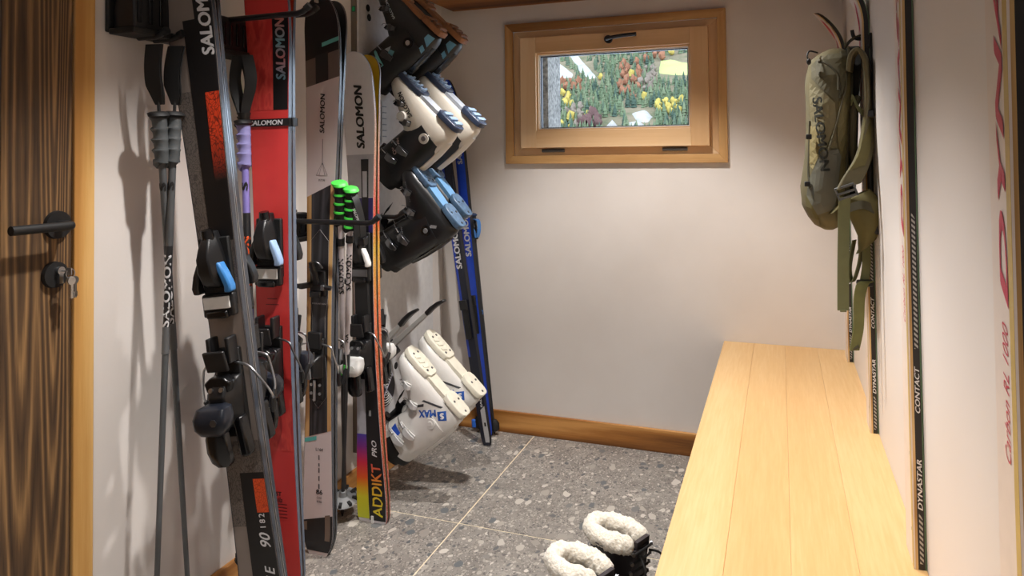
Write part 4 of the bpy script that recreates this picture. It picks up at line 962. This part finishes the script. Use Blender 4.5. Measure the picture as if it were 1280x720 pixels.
# ================================================================== SKI BOOTS
def boot_mesh(c):
    """local axes: x heel -> toe, z up the leg, y across; sole at z = 0, length .29"""
    root = thing('ski_boot', c['label'], 'ski boot', group=c['group'])
    se = lambda t, e: math.copysign(abs(t)**e, t)
    st = [(-.004, .018, .03, .095), (.004, .030, .017, .130), (.03, .0375, .013, .155), (.07, .041, .012, .168), (.11, .043, .012, .160), (.15, .047, .012, .136), (.19, .051, .012, .108), (.23, .050, .012, .088), (.262, .042, .013, .074), (.283, .029, .016, .062), (.292, .012, .022, .048)]
    rings = []
    for x, hw, zb, zt in st:
        zc = (zb+zt)/2; hh = (zt-zb)/2
        rings.append([(x, hw*se(math.cos(2*PI*k/24), .75)*(1-.10*max(0, math.sin(2*PI*k/24))), zc+hh*se(math.sin(2*PI*k/24), .75)) for k in range(24)])
    sh = MB().loft(rings).build('lower_shell', c['shell'], root, smooth=50)
    d = V((.20, 0, 1)).normalized(); e1 = V((1, 0, -.20)).normalized()
    cs = [(.066, .080, .070, .0455), (.073, .125, .073, .047), (.080, .165, .073, .048), (.087, .205, .073, .050), (.093, .240, .073, .051), (.099, .270, .074, .052)]
    rings = [[V((x, 0, z))+e1*(a*se(math.cos(2*PI*k/26), .85))+V((0, b*se(math.sin(2*PI*k/26), .85), 0)) + d*(.014*math.cos(2*PI*k/26) if i == 5 else 0) for k in range(26)] for i, (x, z, a, b) in enumerate(cs)]
    inner = [[p*.0+V((cs[5][0], 0, cs[5][1]))+(p-V((cs[5][0], 0, cs[5][1])))*f-d*dd for p in rings[5]] for f, dd in ((.93, .002), (.90, .03))]
    cf = MB().loft(rings+inner, cap1=True).build('cuff', c['cuff'], root, smooth=50)
    def cring(x, z, a, b, n=22): return [V((x, 0, z))+e1*(a*math.cos(2*PI*k/n))+V((0, b*math.sin(2*PI*k/n), 0)) for k in range(n)]
    MB().loft([cring(.094, .255, .058, .041), cring(.102, .295, .061, .044), cring(.105, .312, .058, .042), cring(.105, .312, .047, .032), cring(.098, .27, .045, .030)]).build('liner', c['liner'], root, smooth=60)
    # tongue rising in front
    MB().loft([[V((x, y*w_, z))+e1*(.008*(1-abs(y)**2)) for y in (-1, -.5, 0, .5, 1)]+[V((x-.012, y*w_*.9, z-.002)) for y in (1, .5, 0, -.5, -1)] for x, z, w_ in ((.120, .150, .026), (.134, .20, .030), (.150, .255, .033), (.163, .305, .032), (.170, .330, .022))]).build('tongue', c['tongue'], root, smooth=60)
    # power strap
    MB().loft([cring(.0955, .252, .0735, .0535), cring(.1005, .284, .0755, .0555), cring(.1005, .284, .0725, .0525), cring(.0955, .252, .0705, .0505), cring(.0955, .252, .0735, .0535)], cap0=False, cap1=False).build('power_strap', BLACKM, root, smooth=60)
    if c.get('tail'):
        MB().ribbon(catmull([(.165, -.030, .268), (.185, -.044, .262), (.196, -.048, .240), (.200, -.048, .205)], 4), (-.010, 0, .030), .003).build('strap_tail', BLACKM, root)
    # sole lugs
    so = c['sole']
    def lug(x0, x1, h0, prof, zt):
        o = []
        for x, w_ in prof: o.append((x, w_))
        out = [(x, -w_) for x, w_ in prof]+[(x, w_) for x, w_ in reversed(prof)]
        return MB().loft([[(x, y*.94, -.002) for x, y in out], [(x, y, .004) for x, y in out], [(x, y, zt) for x, y in out]]).build('sole_lug', so, root, smooth=30, bevel=.002)
    hl = lug(0, .1, 0, ((-.004, .016), (.002, .027), (.015, .033), (.07, .034), (.085, .028), (.092, .018)), .017)
    tl = lug(0, .1, 0, ((.168, .020), (.178, .032), (.22, .037), (.26, .036), (.282, .028), (.293, .014)), .017)
    MB().loft([[(x, y*w_, z) for y, z in ((-1, .006), (1, .006), (1, .02), (-1, .02))] for x, w_ in ((.088, .024), (.13, .026), (.172, .026))]).build('arch', c.get('arch', so), root, smooth=30)
    for lg, pts in ((hl, ((.010, 0), (.055, .016), (.055, -.016))), (tl, ((.19, .016), (.19, -.016), (.262, .014), (.262, -.014)))):
        for x, y in pts: MB().tube([(x, y, .0), (x, y, -.0035)], .0042, 10).build('sole_screw', c.get('screw', DSTEEL), lg)
    for k in range(5 if c.get('tread') else 3):
        x = (.20 if not c.get('tread') else .185)+.02*k; MB().loft([[(x+abs(y)*.3-.004*q, y, z) for y in (-.024, 0, .024)]+[(x+abs(y)*.3+.004, y, z) for y in (.024, 0, -.024)] for z, q in ((-.0015, 1), (-.005 if not c.get('tread') else -.009, .8))]).build('tread', c.get('tread') or so, tl, smooth=0)
    if c.get('tread'):
        for k in range(3): MB().box((.018+.024*k, 0, -.005), (.014, .052, .010)).build('tread', c['tread'], hl, bevel=.002)
    # buckles on the outer side (+y): two on the cuff, two over the instep
    bvh = bvh_of([sh, cf])
    def buckle(p0, p1, up):
        # p0 (front edge) -> p1 (back), both on the side of the boot in x,z
        def s_(x, z, lift):
            h = bvh.ray_cast(V((x, -.3, z)), V((0, 1, 0))); y = h[0].y if h[0] is not None else -.03; return V((x, y-lift, z))
        a, b = V((p0[0], 0, p0[1])), V((p1[0], 0, p1[1])); t = (b-a); wv = V((-t.z, 0, t.x)).normalized()
        P = [s_(*(a+t*f).xz, .004) for f in (0, .25, .5, .75, 1)]
        bk = MB().ribbon(P, wv*.020, .005).build('buckle', c['buckle'], root)
        L_ = [s_(*(a+t*f).xz, l) for f, l in ((.38, .008), (.6, .014), (.85, .016), (1.05, .010))]
        MB().ribbon(L_, [wv*.020, wv*.022, wv*.018, wv*.010], .005).build('buckle_lever', c['lever'], bk, bevel=.0012)
        for k in range(3):
            f = .02+.11*k; q = s_(*(a+t*f).xz, .007); MB().box((0, 0, 0), (.003, .005, .016), Matrix.Translation(q)).build('ladder_tooth', c['buckle'], bk)
        W_ = [s_(*(a+t*f).xz, l)+wv*o for f, l, o in ((-.30, .004, 0), (-.12, .010, .007), (.10, .012, .008), (.30, .010, .006))]
        MB().tube(W_, .0016, 6).build('buckle_wire', STEEL, bk)
    for p0, p1 in (((.146, .236), (.078, .222)), ((.134, .188), (.066, .178)), ((.170, .118), (.128, .098)), ((.222, .084), (.186, .064))): buckle(p0, p1, 1)
    # pivot and cant discs
    for sg in (-1, 1):
        p = MB().tube([(.060, sg*.040, .100), (.060, sg*.0475, .100)], [.019, .017], 22).build('pivot', c['pivot'], root)
        MB().tube([(.060, sg*.0470, .100), (.060, sg*.0492, .100)], [.009, .008], 14).build('pivot_screw', c.get('pivot2', c['pivot']), p)
    # spine at the heel
    MB().loft([[V((x, y*w_, z))+e1*(-.010*(1-y*y)) for y in (-1, -.4, .4, 1)]+[(x+.012, w_*.9, z), (x+.012, -w_*.9, z)] for x, z, w_ in ((-.002, .06, .020), (.0, .11, .022), (.008, .17, .021), (.020, .225, .018))]).build('spine', c['spine'], root, smooth=50)
    def deco(st, x, z, W, H, ang, m, shear=0., bold=.03, target=(sh, cf)):
        vs, fs = text_verts(st, W, H, bold=bold, shear=shear); a = math.radians(ang)
        # read from the -y side
        T = Matrix.Translation((x, -.2, z)) @ frame(V((0, 0, 0)), V((math.cos(a), 0, math.sin(a))), V((-math.sin(a), 0, math.cos(a))), V((0, -1, 0)))
        project(vs, fs, T, (0, 1, 0), bvh, 'lettering', m, root)
    def panel(pts, m, name='print_panel', lift=.0008):
        vs = [V((x, -.2, z)) for x, z in pts]; project(vs, [list(range(len(pts)))], Matrix(), (0, 1, 0), bvh, name, m, root, lift=lift, maxlen=.010)
    if 'extra' in c: c['extra'](root, deco, panel)
    return root
def hang(root_or_none, heel, pitch, s=1., yaw=0.):
    c_, s_ = math.cos(pitch), math.sin(pitch)
    m = frame(V(heel), V((-c_, 0, s_)), V((0, 1, 0)), V((-s_, 0, -c_)))
    return Matrix.Translation(heel) @ Matrix.Rotation(yaw, 4, 'Z') @ Matrix.Translation(-V(heel)) @ m @ Matrix.Scale(s, 4)
def pair(c, near, far, pitch, labels, s=1., dp=0.):
    b = boot_mesh(c); b.matrix_world = hang(None, near, pitch, s); b['label'] = labels[0]
    copy_thing(b, hang(None, far, pitch+dp, s), labels[1])
YN, YFAR = 2.245, 2.375
def hp(px, py, y): return atY(px, py, y)
WSH = M((222, 220, 216), .3, var=.02); BSH = M((30, 31, 33), .3); LOGB = M((34, 84, 170), .45)
# white boots, lowest
def sq(x, z, h, a): return [(x+h*(math.cos(t)*math.cos(a)-math.sin(t)*math.sin(a)), z+h*math.sin(t+a)) for t in [PI/4+PI/2*k for k in range(4)]]
def ex4(root, deco, panel):
    deco('MAX', .090, .086, .062, .023, 51, LOGB, bold=.05)
    panel(sq(.050, .054, .021, .89), LOGB, 'logo_square')
    deco('S', .050, .054, .014, .020, 51, LETW, bold=.08)
    panel([(.068, .032), (.128, .062), (.131, .071), (.070, .040)], M((60, 62, 66), .5))
    panel([(.120, .072), (.142, .108), (.134, .110), (.114, .080)], M((60, 62, 66), .5))
    panel([(.110, .205), (.146, .206), (.142, .234), (.108, .230)], M((36, 82, 190), .4))
pair(dict(label='', group='white ski boots hanging lowest on the dryer', shell=WSH, cuff=WSH, liner=BLACKM, tongue=BLACK, sole=M((226, 222, 206), .5), screw=DSTEEL, buckle=M((214, 214, 212), .35), lever=M((206, 206, 206), .3), pivot=WSH, spine=WSH, tail=True, extra=ex4),
     hp(584, 517, YN), hp(605, 492, YFAR), .765, ('white ski boot with blue lettering, hanging lowest and nearer on the dryer', 'white ski boot hanging lowest on the dryer, behind its mate'), 1.02)
# black and blue boots
def ex3(root, deco, panel):
    deco('S/PRO', .112, .190, .05, .012, 160, M((150, 154, 160), .5)); deco('ALPHA', .108, .172, .042, .006, 160, M((120, 124, 130), .5))
    deco('SALOMON', .20, .070, .07, .006, -25, M((110, 114, 120), .5)); panel([(.05, .06), (.065, .075), (.060, .085), (.044, .068)], M((150, 152, 156), .4))
BLS = M((78, 106, 136), .35, var=.4, vs=50)
pair(dict(label='', group='black and blue ski boots on the dryer', shell=BSH, cuff=BSH, liner=BLACKM, tongue=BLACK, sole=BLS, arch=M((110, 160, 206), .4), screw=BLACK, buckle=M((54, 55, 58), .35), lever=DSTEEL, pivot=BLACKG, pivot2=GREYP, spine=BLACKG, tail=True, extra=ex3),
     hp(579, 282, YN), hp(587, 268, YFAR), .895, ('black ski boot with light blue sole, nearer one of the pair above the empty arms', 'black ski boot with blue sole, farther one of the pair above the empty arms'), 1.02)
# white boots with black cuffs
def ex2(root, deco, panel):
    deco('SALOMON', .185, .064, .092, .016, -21, LETB, bold=.03)
    deco('S/PRO', .122, .196, .050, .013, 155, M((200, 172, 164), .5)); deco('MV 90', .116, .176, .045, .010, 155, M((200, 172, 164), .5))
    d_ = MB().tube([(.168, -.036, .098), (.168, -.056, .100)], [.018, .016], 20).build('dial', M((222, 220, 214), .35), root); MB().tube([(.168, -.055, .100), (.168, -.058, .100)], .010, 14).build('dial_cap', M((196, 194, 188), .4), d_)
CREAM = M((220, 214, 202), .32, var=.02)
pair(dict(label='', group='white ski boots with black cuffs on the dryer', shell=CREAM, cuff=BSH, liner=BLACKM, tongue=BLACK, sole=M((52, 62, 84), .35), arch=M((196, 204, 216), .3), tread=M((150, 176, 206), .35), screw=STEEL, buckle=M((40, 41, 44), .35), lever=DSTEEL, pivot=M((206, 202, 194), .4), pivot2=DSTEEL, spine=CREAM, extra=ex2),
     hp(576, 161, YN), hp(605, 155, YFAR), .76, ('white ski boot with black cuff, nearer one of the second pair from the top', 'white ski boot with black cuff, farther one of the second pair from the top'), 1.04)
# black touring boots, topmost
def ex1(root, deco, panel):
    deco('SALOMON', .185, .062, .070, .009, -22, M((170, 176, 180), .5))
    panel([(.075, .212), (.140, .196), (.142, .206), (.118, .213), (.122, .240), (.112, .242), (.108, .216), (.077, .222)], CYAN)
    panel(sq(.084, .165, .014, .3), M((96, 150, 160), .4)); panel([(.100, .148), (.112, .172), (.092, .168)], M((170, 178, 180), .5))
    panel([(.004, .030), (.030, .034), (.030, .052), (.004, .070)], M((104, 160, 190), .4)); panel([(.004, .080), (.020, .072), (.022, .088), (.006, .098)], M((104, 160, 190), .4))
GUM = M((140, 92, 56), .7, var=.2)
pair(dict(label='', group='black touring boots topmost on the dryer', shell=M((26, 26, 27), .42), cuff=M((26, 26, 27), .42), liner=BLACKM, tongue=BLACK, sole=GUM, arch=GUM, tread=M((122, 80, 50), .75, var=.2), screw=BLACK, buckle=M((44, 44, 46), .4), lever=M((60, 60, 62), .35), pivot=BLACKG, pivot2=STEEL, spine=BLACKG, extra=ex1),
     hp(556, 42, YN), hp(582, 50, YFAR), .77, ('black touring boot with brown lugged sole and cyan trim, nearer one at the top', 'black touring boot with brown lugged sole, farther one at the top'), 1.04)

# ================================================================== BACKPACK
KH = M((104, 97, 68), .75, var=.10, vs=18, bump=.25); KH2 = M((94, 90, 68), .7, var=.10, vs=18, bump=.25); OLV = M((98, 91, 50), .75, var=.1, vs=18, bump=.25)
GRN = M((98, 98, 86), .55, var=.08, vs=14, bump=.2); DKH = M((70, 66, 48), .8, bump=.2); WEB = M((98, 100, 66), .8, bump=.2); MESH = M((24, 24, 22), .85, bump=.4)
PKY = 2.03
bp_ = thing('backpack', 'khaki hiking backpack hanging on the right wall above the bench', 'backpack', (.17, PKY, 1.45))
O = V((.17, PKY, 1.45))
def pk(px, py, dy=0.): return atY(px, py, PKY+dy)-O
def se(t, e): return math.copysign(abs(t)**e, t)
sec = [(57, 1036, 1056, .05), (62, 1026, 1062, .075), (72, 1013, 1068, .10), (95, 1008, 1071, .115), (130, 1009, 1070, .122), (165, 1009, 1068, .125), (200, 1007, 1067, .128), (235, 1003, 1066, .130), (258, 1004, 1064, .126), (274, 1011, 1061, .118), (284, 1021, 1054, .10), (289, 1030, 1046, .07)]
rings = []
for py, xa, xb, hy in sec:
    a, b = pk(xa, py), pk(xb, py); cx = (a.x+b.x)/2; hx = (b.x-a.x)/2; z = (a.z+b.z)/2
    rg = []
    for k in range(40):
        t = 2*PI*k/40; p = V((cx+hx*se(math.cos(t), .72), .10+hy*se(math.sin(t), .72), z))
        n_ = noise.noise(p*22)*.004+noise.noise(p*9)*.005; p += V((math.cos(t), math.sin(t), 0))*n_; rg.append(p)
    rings.append(rg)
# refine in height
fine = []
for i in range(len(rings)-1):
    for q in range(3):
        f = q/3; fine.append([a.lerp(b, f)+V((noise.noise((a.lerp(b, f))*30)*.0025, 0, 0)) for a, b in zip(rings[i], rings[i+1])])
fine.append(rings[-1])
body = MB().loft(fine).build('body', KH, bp_, smooth=70)
pb = bvh_of([body])
def drape(pts, m, name, dy=.006, maxlen=.02):
    vs = [pk(x, y, -.05) for x, y in pts]; d = (O+vs[0]-CAM).normalized()
    return project(vs, [list(range(len(pts)))], Matrix(), (0.04, 1, 0), pb, name, m, bp_, lift=dy, maxlen=maxlen)
drape([(1026, 66), (1062, 60), (1062, 88), (1056, 112), (1046, 126), (1030, 112), (1014, 96), (1014, 78)], KH2, 'lid_pocket', .004)
drape([(1011, 100), (1030, 114), (1044, 128), (1046, 150), (1034, 182), (1026, 200), (1018, 176), (1012, 140)], M((124, 117, 88), .75, var=.1, vs=18, bump=.2), 'front_panel', .003)
drape([(1027, 190), (1048, 186), (1052, 196), (1044, 262), (1022, 270), (1008, 246), (1010, 226)], GRN, 'side_pocket', .006)
drape([(1006, 244), (1022, 269), (1026, 284), (1034, 286), (1018, 283), (1008, 266)], OLV, 'bottom_panel', .004)
drape([(1012, 156), (1020, 158), (1026, 190), (1016, 212), (1010, 206)], M((134, 122, 80), .75, bump=.2), 'front_pocket', .006)
tx = text_verts('SALOMON', .19, .023, bold=.03)
cA, cB = pk(1022, 128, -.05), pk(1031, 206, -.05); dv = (cB-cA).normalized(); up_ = V((0, -1, 0)).cross(dv)*-1
project(*tx, frame((cA+cB)/2, dv, V((dv.z*-1, 0, dv.x)) if False else V((-dv.z, 0, dv.x)), V((0, -1, 0))), (0.04, 1, 0), pb, 'lettering', M((34, 36, 28), .7), bp_, lift=.010, maxlen=.005)
def seam(pts, r, m, name, dy=-.004):
    P = []
    for x, y in pts:
        a = pk(x, y, -.05); h = pb.ray_cast(a-V((0, .2, 0)), V((.04, 1, 0)).normalized()); P.append((h[0]+V((0, dy, 0))) if h[0] is not None else pk(x, y, .02))
    return MB().tube(catmull(P, 5), r, 8).build(name, m, bp_)
drape([(1049, 128), (1058, 112), (1064, 70), (1065, 130), (1063, 200), (1058, 262), (1050, 284), (1046, 270), (1052, 200), (1047, 170)], M((110, 102, 66), .75, var=.1, vs=18, bump=.25), 'side_panel', .004)
seam([(1060, 58), (1062, 90), (1060, 130), (1057, 170), (1054, 215), (1050, 258), (1046, 282)], .0035, DKH, 'seam_piping')
seam([(1019, 74), (1030, 78), (1042, 90), (1046, 104), (1046, 122)], .003, DKH, 'zip')
seam([(1044, 96), (1044, 112)], .0035, DKH, 'zip_pull', -.010)
seam([(1048, 60), (1054, 100), (1048, 128), (1040, 160), (1030, 192)], .0028, KH2, 'lid_edge')
seam([(1008, 150), (1007, 185), (1006, 215), (1008, 236)], .003, DKH, 'side_cord')
for (x, y) in ((1009, 171), (1007, 230)): q = pk(x, y, -.02); MB().box((0, 0, 0), (.014, .010, .014), Matrix.Translation(q+V((.004, .0, 0)))).build('cord_lock', BLACK, bp_, bevel=.003)
MB().tube(catmull([pk(1022, 66, .02), pk(1012, 64, .0), pk(1009, 70, -.01), pk(1011, 76, -.01)], 5), .0022, 6).build('lid_cord', BLACKM, bp_)
MB().ell(pk(1011, 77, -.01), (.006, .006, .009), 10, 6).build('cord_ball', BLACK, bp_)
# back panel, harness frame
bk = [(56, 1060, 1085), (70, 1062, 1088), (120, 1064, 1084), (200, 1064, 1082), (240, 1062, 1080), (262, 1058, 1076)]
rg = []
for py, xa, xb in bk:
    a, b = pk(xa, py), pk(xb, py); rg.append([V((a.x, .03, a.z)), V((b.x-.018, .0, b.z)), V((b.x-.022, .045, b.z)), V((b.x-.024, .17, b.z)), V((a.x, .18, a.z))])
MB().loft(rg).build('back_panel', MESH, bp_, smooth=40, bevel=.006)
# shoulder strap nearest the room: broad padded, then webbing through a buckle
P = catmull([pk(1062, 90, .0), pk(1065, 70, -.02), pk(1074, 63, -.03), pk(1082, 76, -.03), pk(1085, 110, -.02), pk(1085, 150, -.02), pk(1081, 190, -.05), pk(1070, 215, -.07), pk(1060, 234, -.085)], 5)
MB().ribbon(P, [V((.012, .05, 0)).lerp(V((.058, .028, .018)), max(0, min(1, (i-22)/14))) for i in range(len(P))], .011).build('shoulder_strap', M((100, 94, 70), .8, bump=.2), bp_, bevel=.003)
P2 = catmull([pk(1085, 112, -.025), pk(1084, 150, -.03), pk(1080, 188, -.058), pk(1071, 210, -.078)], 5)
MB().ribbon(P2, [V((.006, .03, 0)).lerp(V((.036, .018, .01)), i/(len(P2)-1)) for i in range(len(P2))], .006).build('strap_panel', OLV, bp_)
P = catmull([pk(1064, 128, -.02), pk(1066, 122, -.03), pk(1072, 134, -.03), pk(1080, 142, -.03), pk(1092, 143, -.02)], 5)
MB().ribbon(P, (0, .004, .016), .003).build('sternum_strap', WEB, bp_)
MB().box((0, 0, 0), (.024, .012, .018), Matrix.Translation(pk(1086, 142, -.035))).build('sternum_clip', BLACK, bp_, bevel=.003)
P = catmull([pk(1068, 215, .02), pk(1066, 180, -.01), pk(1067, 140, -.01), pk(1072, 122, .0)], 5); MB().tube(P, .009, 8, flat=1.8).build('harness_pad', DKH, bp_)
q = pk(1058, 240, -.095)
mb = MB()
for dz_ in (-.012, .0, .014): mb.box((0, 0, dz_), (.046, .008, .006), Matrix.Translation(q) @ Matrix.Rotation(-.35, 4, 'Y'))
for dx_ in (-.021, .021): mb.box((dx_, 0, 0), (.005, .008, .032), Matrix.Translation(q) @ Matrix.Rotation(-.35, 4, 'Y'))
mb.build('strap_buckle', M((86, 88, 88), .4), bp_, bevel=.0015)
MB().ribbon(catmull([pk(1056, 246, -.095), pk(1055, 270, -.085), pk(1054, 330, -.085), pk(1054, 388, -.085)], 6), (.026, .006, 0), .0025).build('strap_end', WEB, bp_)
MB().tube([pk(1050, 388, -.085), pk(1058, 388, -.085)], .004, 8).build('strap_hem', WEB, bp_)
# hip belt wing
rg = []
for (px, py, w_, t_) in ((1046, 262, .045, .018), (1058, 250, .06, .022), (1070, 246, .075, .026), (1082, 262, .085, .026), (1088, 285, .070, .022), (1084, 305, .050, .016), (1076, 314, .028, .012)):
    c = pk(px, py, -.03); rg.append([c+V((w_*.42*math.cos(a)*1.0, t_*math.sin(a), w_*.5*math.cos(a)*.55)) for a in [2*PI*k/16 for k in range(16)]])
MB().loft(rg).build('hip_belt', OLV, bp_, smooth=60)
MB().ribbon(catmull([pk(1058, 262, -.065), pk(1068, 258, -.065), pk(1080, 256, -.065), pk(1092, 262, -.05)], 5), (0, .006, .020), .003).build('belt_webbing', DKH, bp_)
MB().box((0, 0, 0), (.028, .016, .042), Matrix.Translation(pk(1093, 282, -.04)) @ Matrix.Rotation(.15, 4, 'Y')).build('belt_clip', BLACK, bp_, bevel=.005)
MB().ribbon(catmull([pk(1078, 300, .0), pk(1074, 330, .0), pk(1066, 352, .0), pk(1062, 335, .0), pk(1068, 300, .01)], 6), (.010, .020, 0), .0025).build('belt_loop', WEB, bp_)
MB().ribbon(catmull([pk(1082, 300, -.01), pk(1083, 330, -.01), pk(1080, 352, -.01)], 6), (.020, .006, 0), .0025).build('belt_end', WEB, bp_)
MB().ribbon(catmull([pk(1084, 352, -.02), pk(1078, 356, -.03), pk(1074, 375, -.03), pk(1073, 410, -.03), pk(1068, 438, -.03)], 6), [V((.030, .008, 0)).lerp(V((.022, .010, 0)), i/24) for i in range(25)], .003).build('belt_strap', M((104, 106, 62), .8, bump=.2), bp_)
MB().tube([pk(1064, 437, -.03), pk(1074, 433, -.03)], .004, 8).build('strap_hem', DKH, bp_)
MB().tube([pk(1072, 354, -.02), pk(1090, 354, -.01)], .009, 8).build('slider', BLACK, bp_)
# grab loop and the hook it hangs from
MB().ribbon(catmull([pk(1056, 60, .06), pk(1064, 50, .06), pk(1078, 44, .06), pk(1088, 44, .07), pk(1090, 58, .07), pk(1084, 66, .07)], 5), (.004, .022, 0), .004).build('grab_loop', DKH, bp_)
MB().ribbon(catmull([pk(1086, 60, .0), pk(1090, 42, .01), pk(1089, 90, .0), pk(1088, 150, .0), pk(1089, 220, .0), pk(1091, 275, .0)], 5), (.008, .026, 0), .005).build('far_strap', BLACKM, bp_)
hk = thing('coat_hook', 'small black coat hook on the right wall holding the backpack loop', 'hook', (XR-.0005, PKY+.055, 1.475))
MB().span((-.005, -.012, -.035), (0, .012, .03)).build('hook_plate', BLACKM, hk, bevel=.001)
MB().tube(catmull([(-.004, 0, -.006), (-.022, 0, -.012), (-.036, 0, -.006), (-.040, 0, .012)], 4), .0048, 10).build('hook', BLACKM, hk)

# ================================================================== FLEECE BOOTS ON THE FLOOR
def fleece_mat():
    t = NT('fleece'); co = t.coords(); n_ = t.n('ShaderNodeTexNoise', i_Scale=170., i_Detail=3.); t.l(co, n_.inputs['Vector'])
    t.l(t.ramp(n_.outputs[0], [(.3, lin((236, 226, 206))), (.65, lin((250, 245, 234)))]).outputs[0], t.b.inputs['Base Color']); t.b.inputs['Roughness'].default_value = .95
    t.b.inputs['Sheen Weight'].default_value = .4; t.bump(n_.outputs[0], .8, .004); return t.m
FL = fleece_mat(); LEA = M((34, 30, 32), .38, bump=.08, vs=60)
def winter_boot(label, loc, yaw, s=1.):
    o = thing('winter_boot', label, 'boot', mat=Matrix.Translation(loc) @ Matrix.Rotation(yaw, 4, 'Z') @ Matrix.Scale(s, 4), group='fleece-lined winter boots on the floor')
    # x: heel -> toe
    st = [(0, .030, .012, .075), (.012, .039, .006, .10), (.05, .043, .006, .115), (.10, .043, .006, .115), (.15, .047, .006, .098), (.20, .050, .006, .080), (.24, .046, .006, .066), (.265, .034, .008, .052), (.276, .014, .014, .036)]
    MB().loft([[(x, h*se(math.cos(2*PI*k/20), .75), (a+b)/2+(b-a)/2*se(math.sin(2*PI*k/20), .75)) for k in range(20)] for x, h, a, b in st]).build('vamp', LEA, o, smooth=60)
    MB().loft([[(x, y, z) for x, y in [(a, -b) for a, b in st_]+[(a, b) for a, b in reversed(st_)]] for z, st_ in ((0, [(q[0]-.004, q[1]+.003) for q in st]), (.016, [(q[0]-.004, q[1]+.004) for q in st]))]).build('sole', RUBBER, o, smooth=30, bevel=.002)
    rg = [[(cx+a*math.cos(2*PI*k/28), b*math.sin(2*PI*k/28), z) for k in range(28)] for cx, a, b, z in ((.062, .066, .043, .07), (.066, .064, .044, .12), (.070, .066, .047, .165), (.073, .072, .052, .205), (.074, .074, .055, .222), (.074, .066, .048, .224), (.074, .058, .040, .20))]
    MB().loft(rg).build('shaft', LEA, o, smooth=60)
    MB().tube([(.074+.0745*math.cos(a), .0555*math.sin(a), .216) for a in [2*PI*k/30 for k in range(31)]], .0025, 6).build('top_trim', M((60, 56, 60), .4), o)
    # tongue at the front
    MB().loft([[(x, y, z) for y in (-.024, -.012, 0, .012, .024)]+[(x-.010, y, z) for y in (.024, .012, 0, -.012, -.024)] for x, z in ((.132, .13), (.138, .19), (.146, .236))]).build('tongue', M((52, 44, 48), .5), o, smooth=50)
    # laces
    for k in range(5):
        z = .125+.022*k; x = .128+.004*k
        MB().tube([(x, -.032, z), (x+.012, -.010, z+.010), (x+.012, .010, z+.010), (x, .032, z)], .0026, 6).build('lace', BLACKM, o)
        for sg in (-1, 1): MB().tube([(x-.004, sg*.034, z), (x+.001, sg*.0375, z)], .0042, 8).build('eyelet', DSTEEL, o)
    MB().tube(catmull([(.146, .020, .205), (.165, .044, .19), (.170, .056, .12), (.160, .062, .05), (.172, .07, .004)], 6), .0026, 6).build('lace', BLACKM, o)
    MB().tube(catmull([(.146, -.016, .205), (.170, -.030, .18), (.176, -.040, .12), (.165, -.050, .06)], 6), .0026, 6).build('lace', BLACKM, o)
    # turned-down fleece collar, open at the front
    N1, N2 = 96, 30; rings = []
    for i in range(N1+1):
        a = math.radians(24)+(2*PI-math.radians(48))*i/N1
        c = V((.070+.067*math.cos(a), .040*math.sin(a), .226)); od = V((math.cos(a)/.062, math.sin(a)/.043, 0)).normalized()
        e = min(1, min(i, N1-i)/7); r0 = .0215*math.sqrt(max(.02, 1-(1-e)**2)); rg = []
        for k in range(N2):
            t = 2*PI*k/N2; p = c+od*(r0*.86*math.cos(t))+V((0, 0, r0*1.05*math.sin(t)-.004)); n1 = noise.noise(p*150+V((loc[0]*9, 0, 0)))*.0034+noise.noise(p*330)*.0018+noise.noise(p*45)*.004
            p += (od*math.cos(t)+V((0, 0, math.sin(t))))*n1*(.3+.7*e); rg.append(p)
        rings.append(rg)
    MB().loft(rings).build('fleece_collar', FL, o, smooth=180)
    MB().loft([[(.072+a*math.cos(2*PI*k/24), b*math.sin(2*PI*k/24), z) for k in range(24)] for a, b, z in ((.050, .034, .215), (.046, .031, .15), (.044, .03, .10))], cap0=False).build('fleece_lining', FL, o, smooth=180)
    return o
winter_boot('black winter boot with cream fleece collar, the farther one beside the bench', (-.463, 1.815, .0005), -.42, 1.06)
winter_boot('black winter boot with cream fleece collar, nearest the camera at the bottom edge', (-.512, 1.648, .0005), -.42, 1.06)
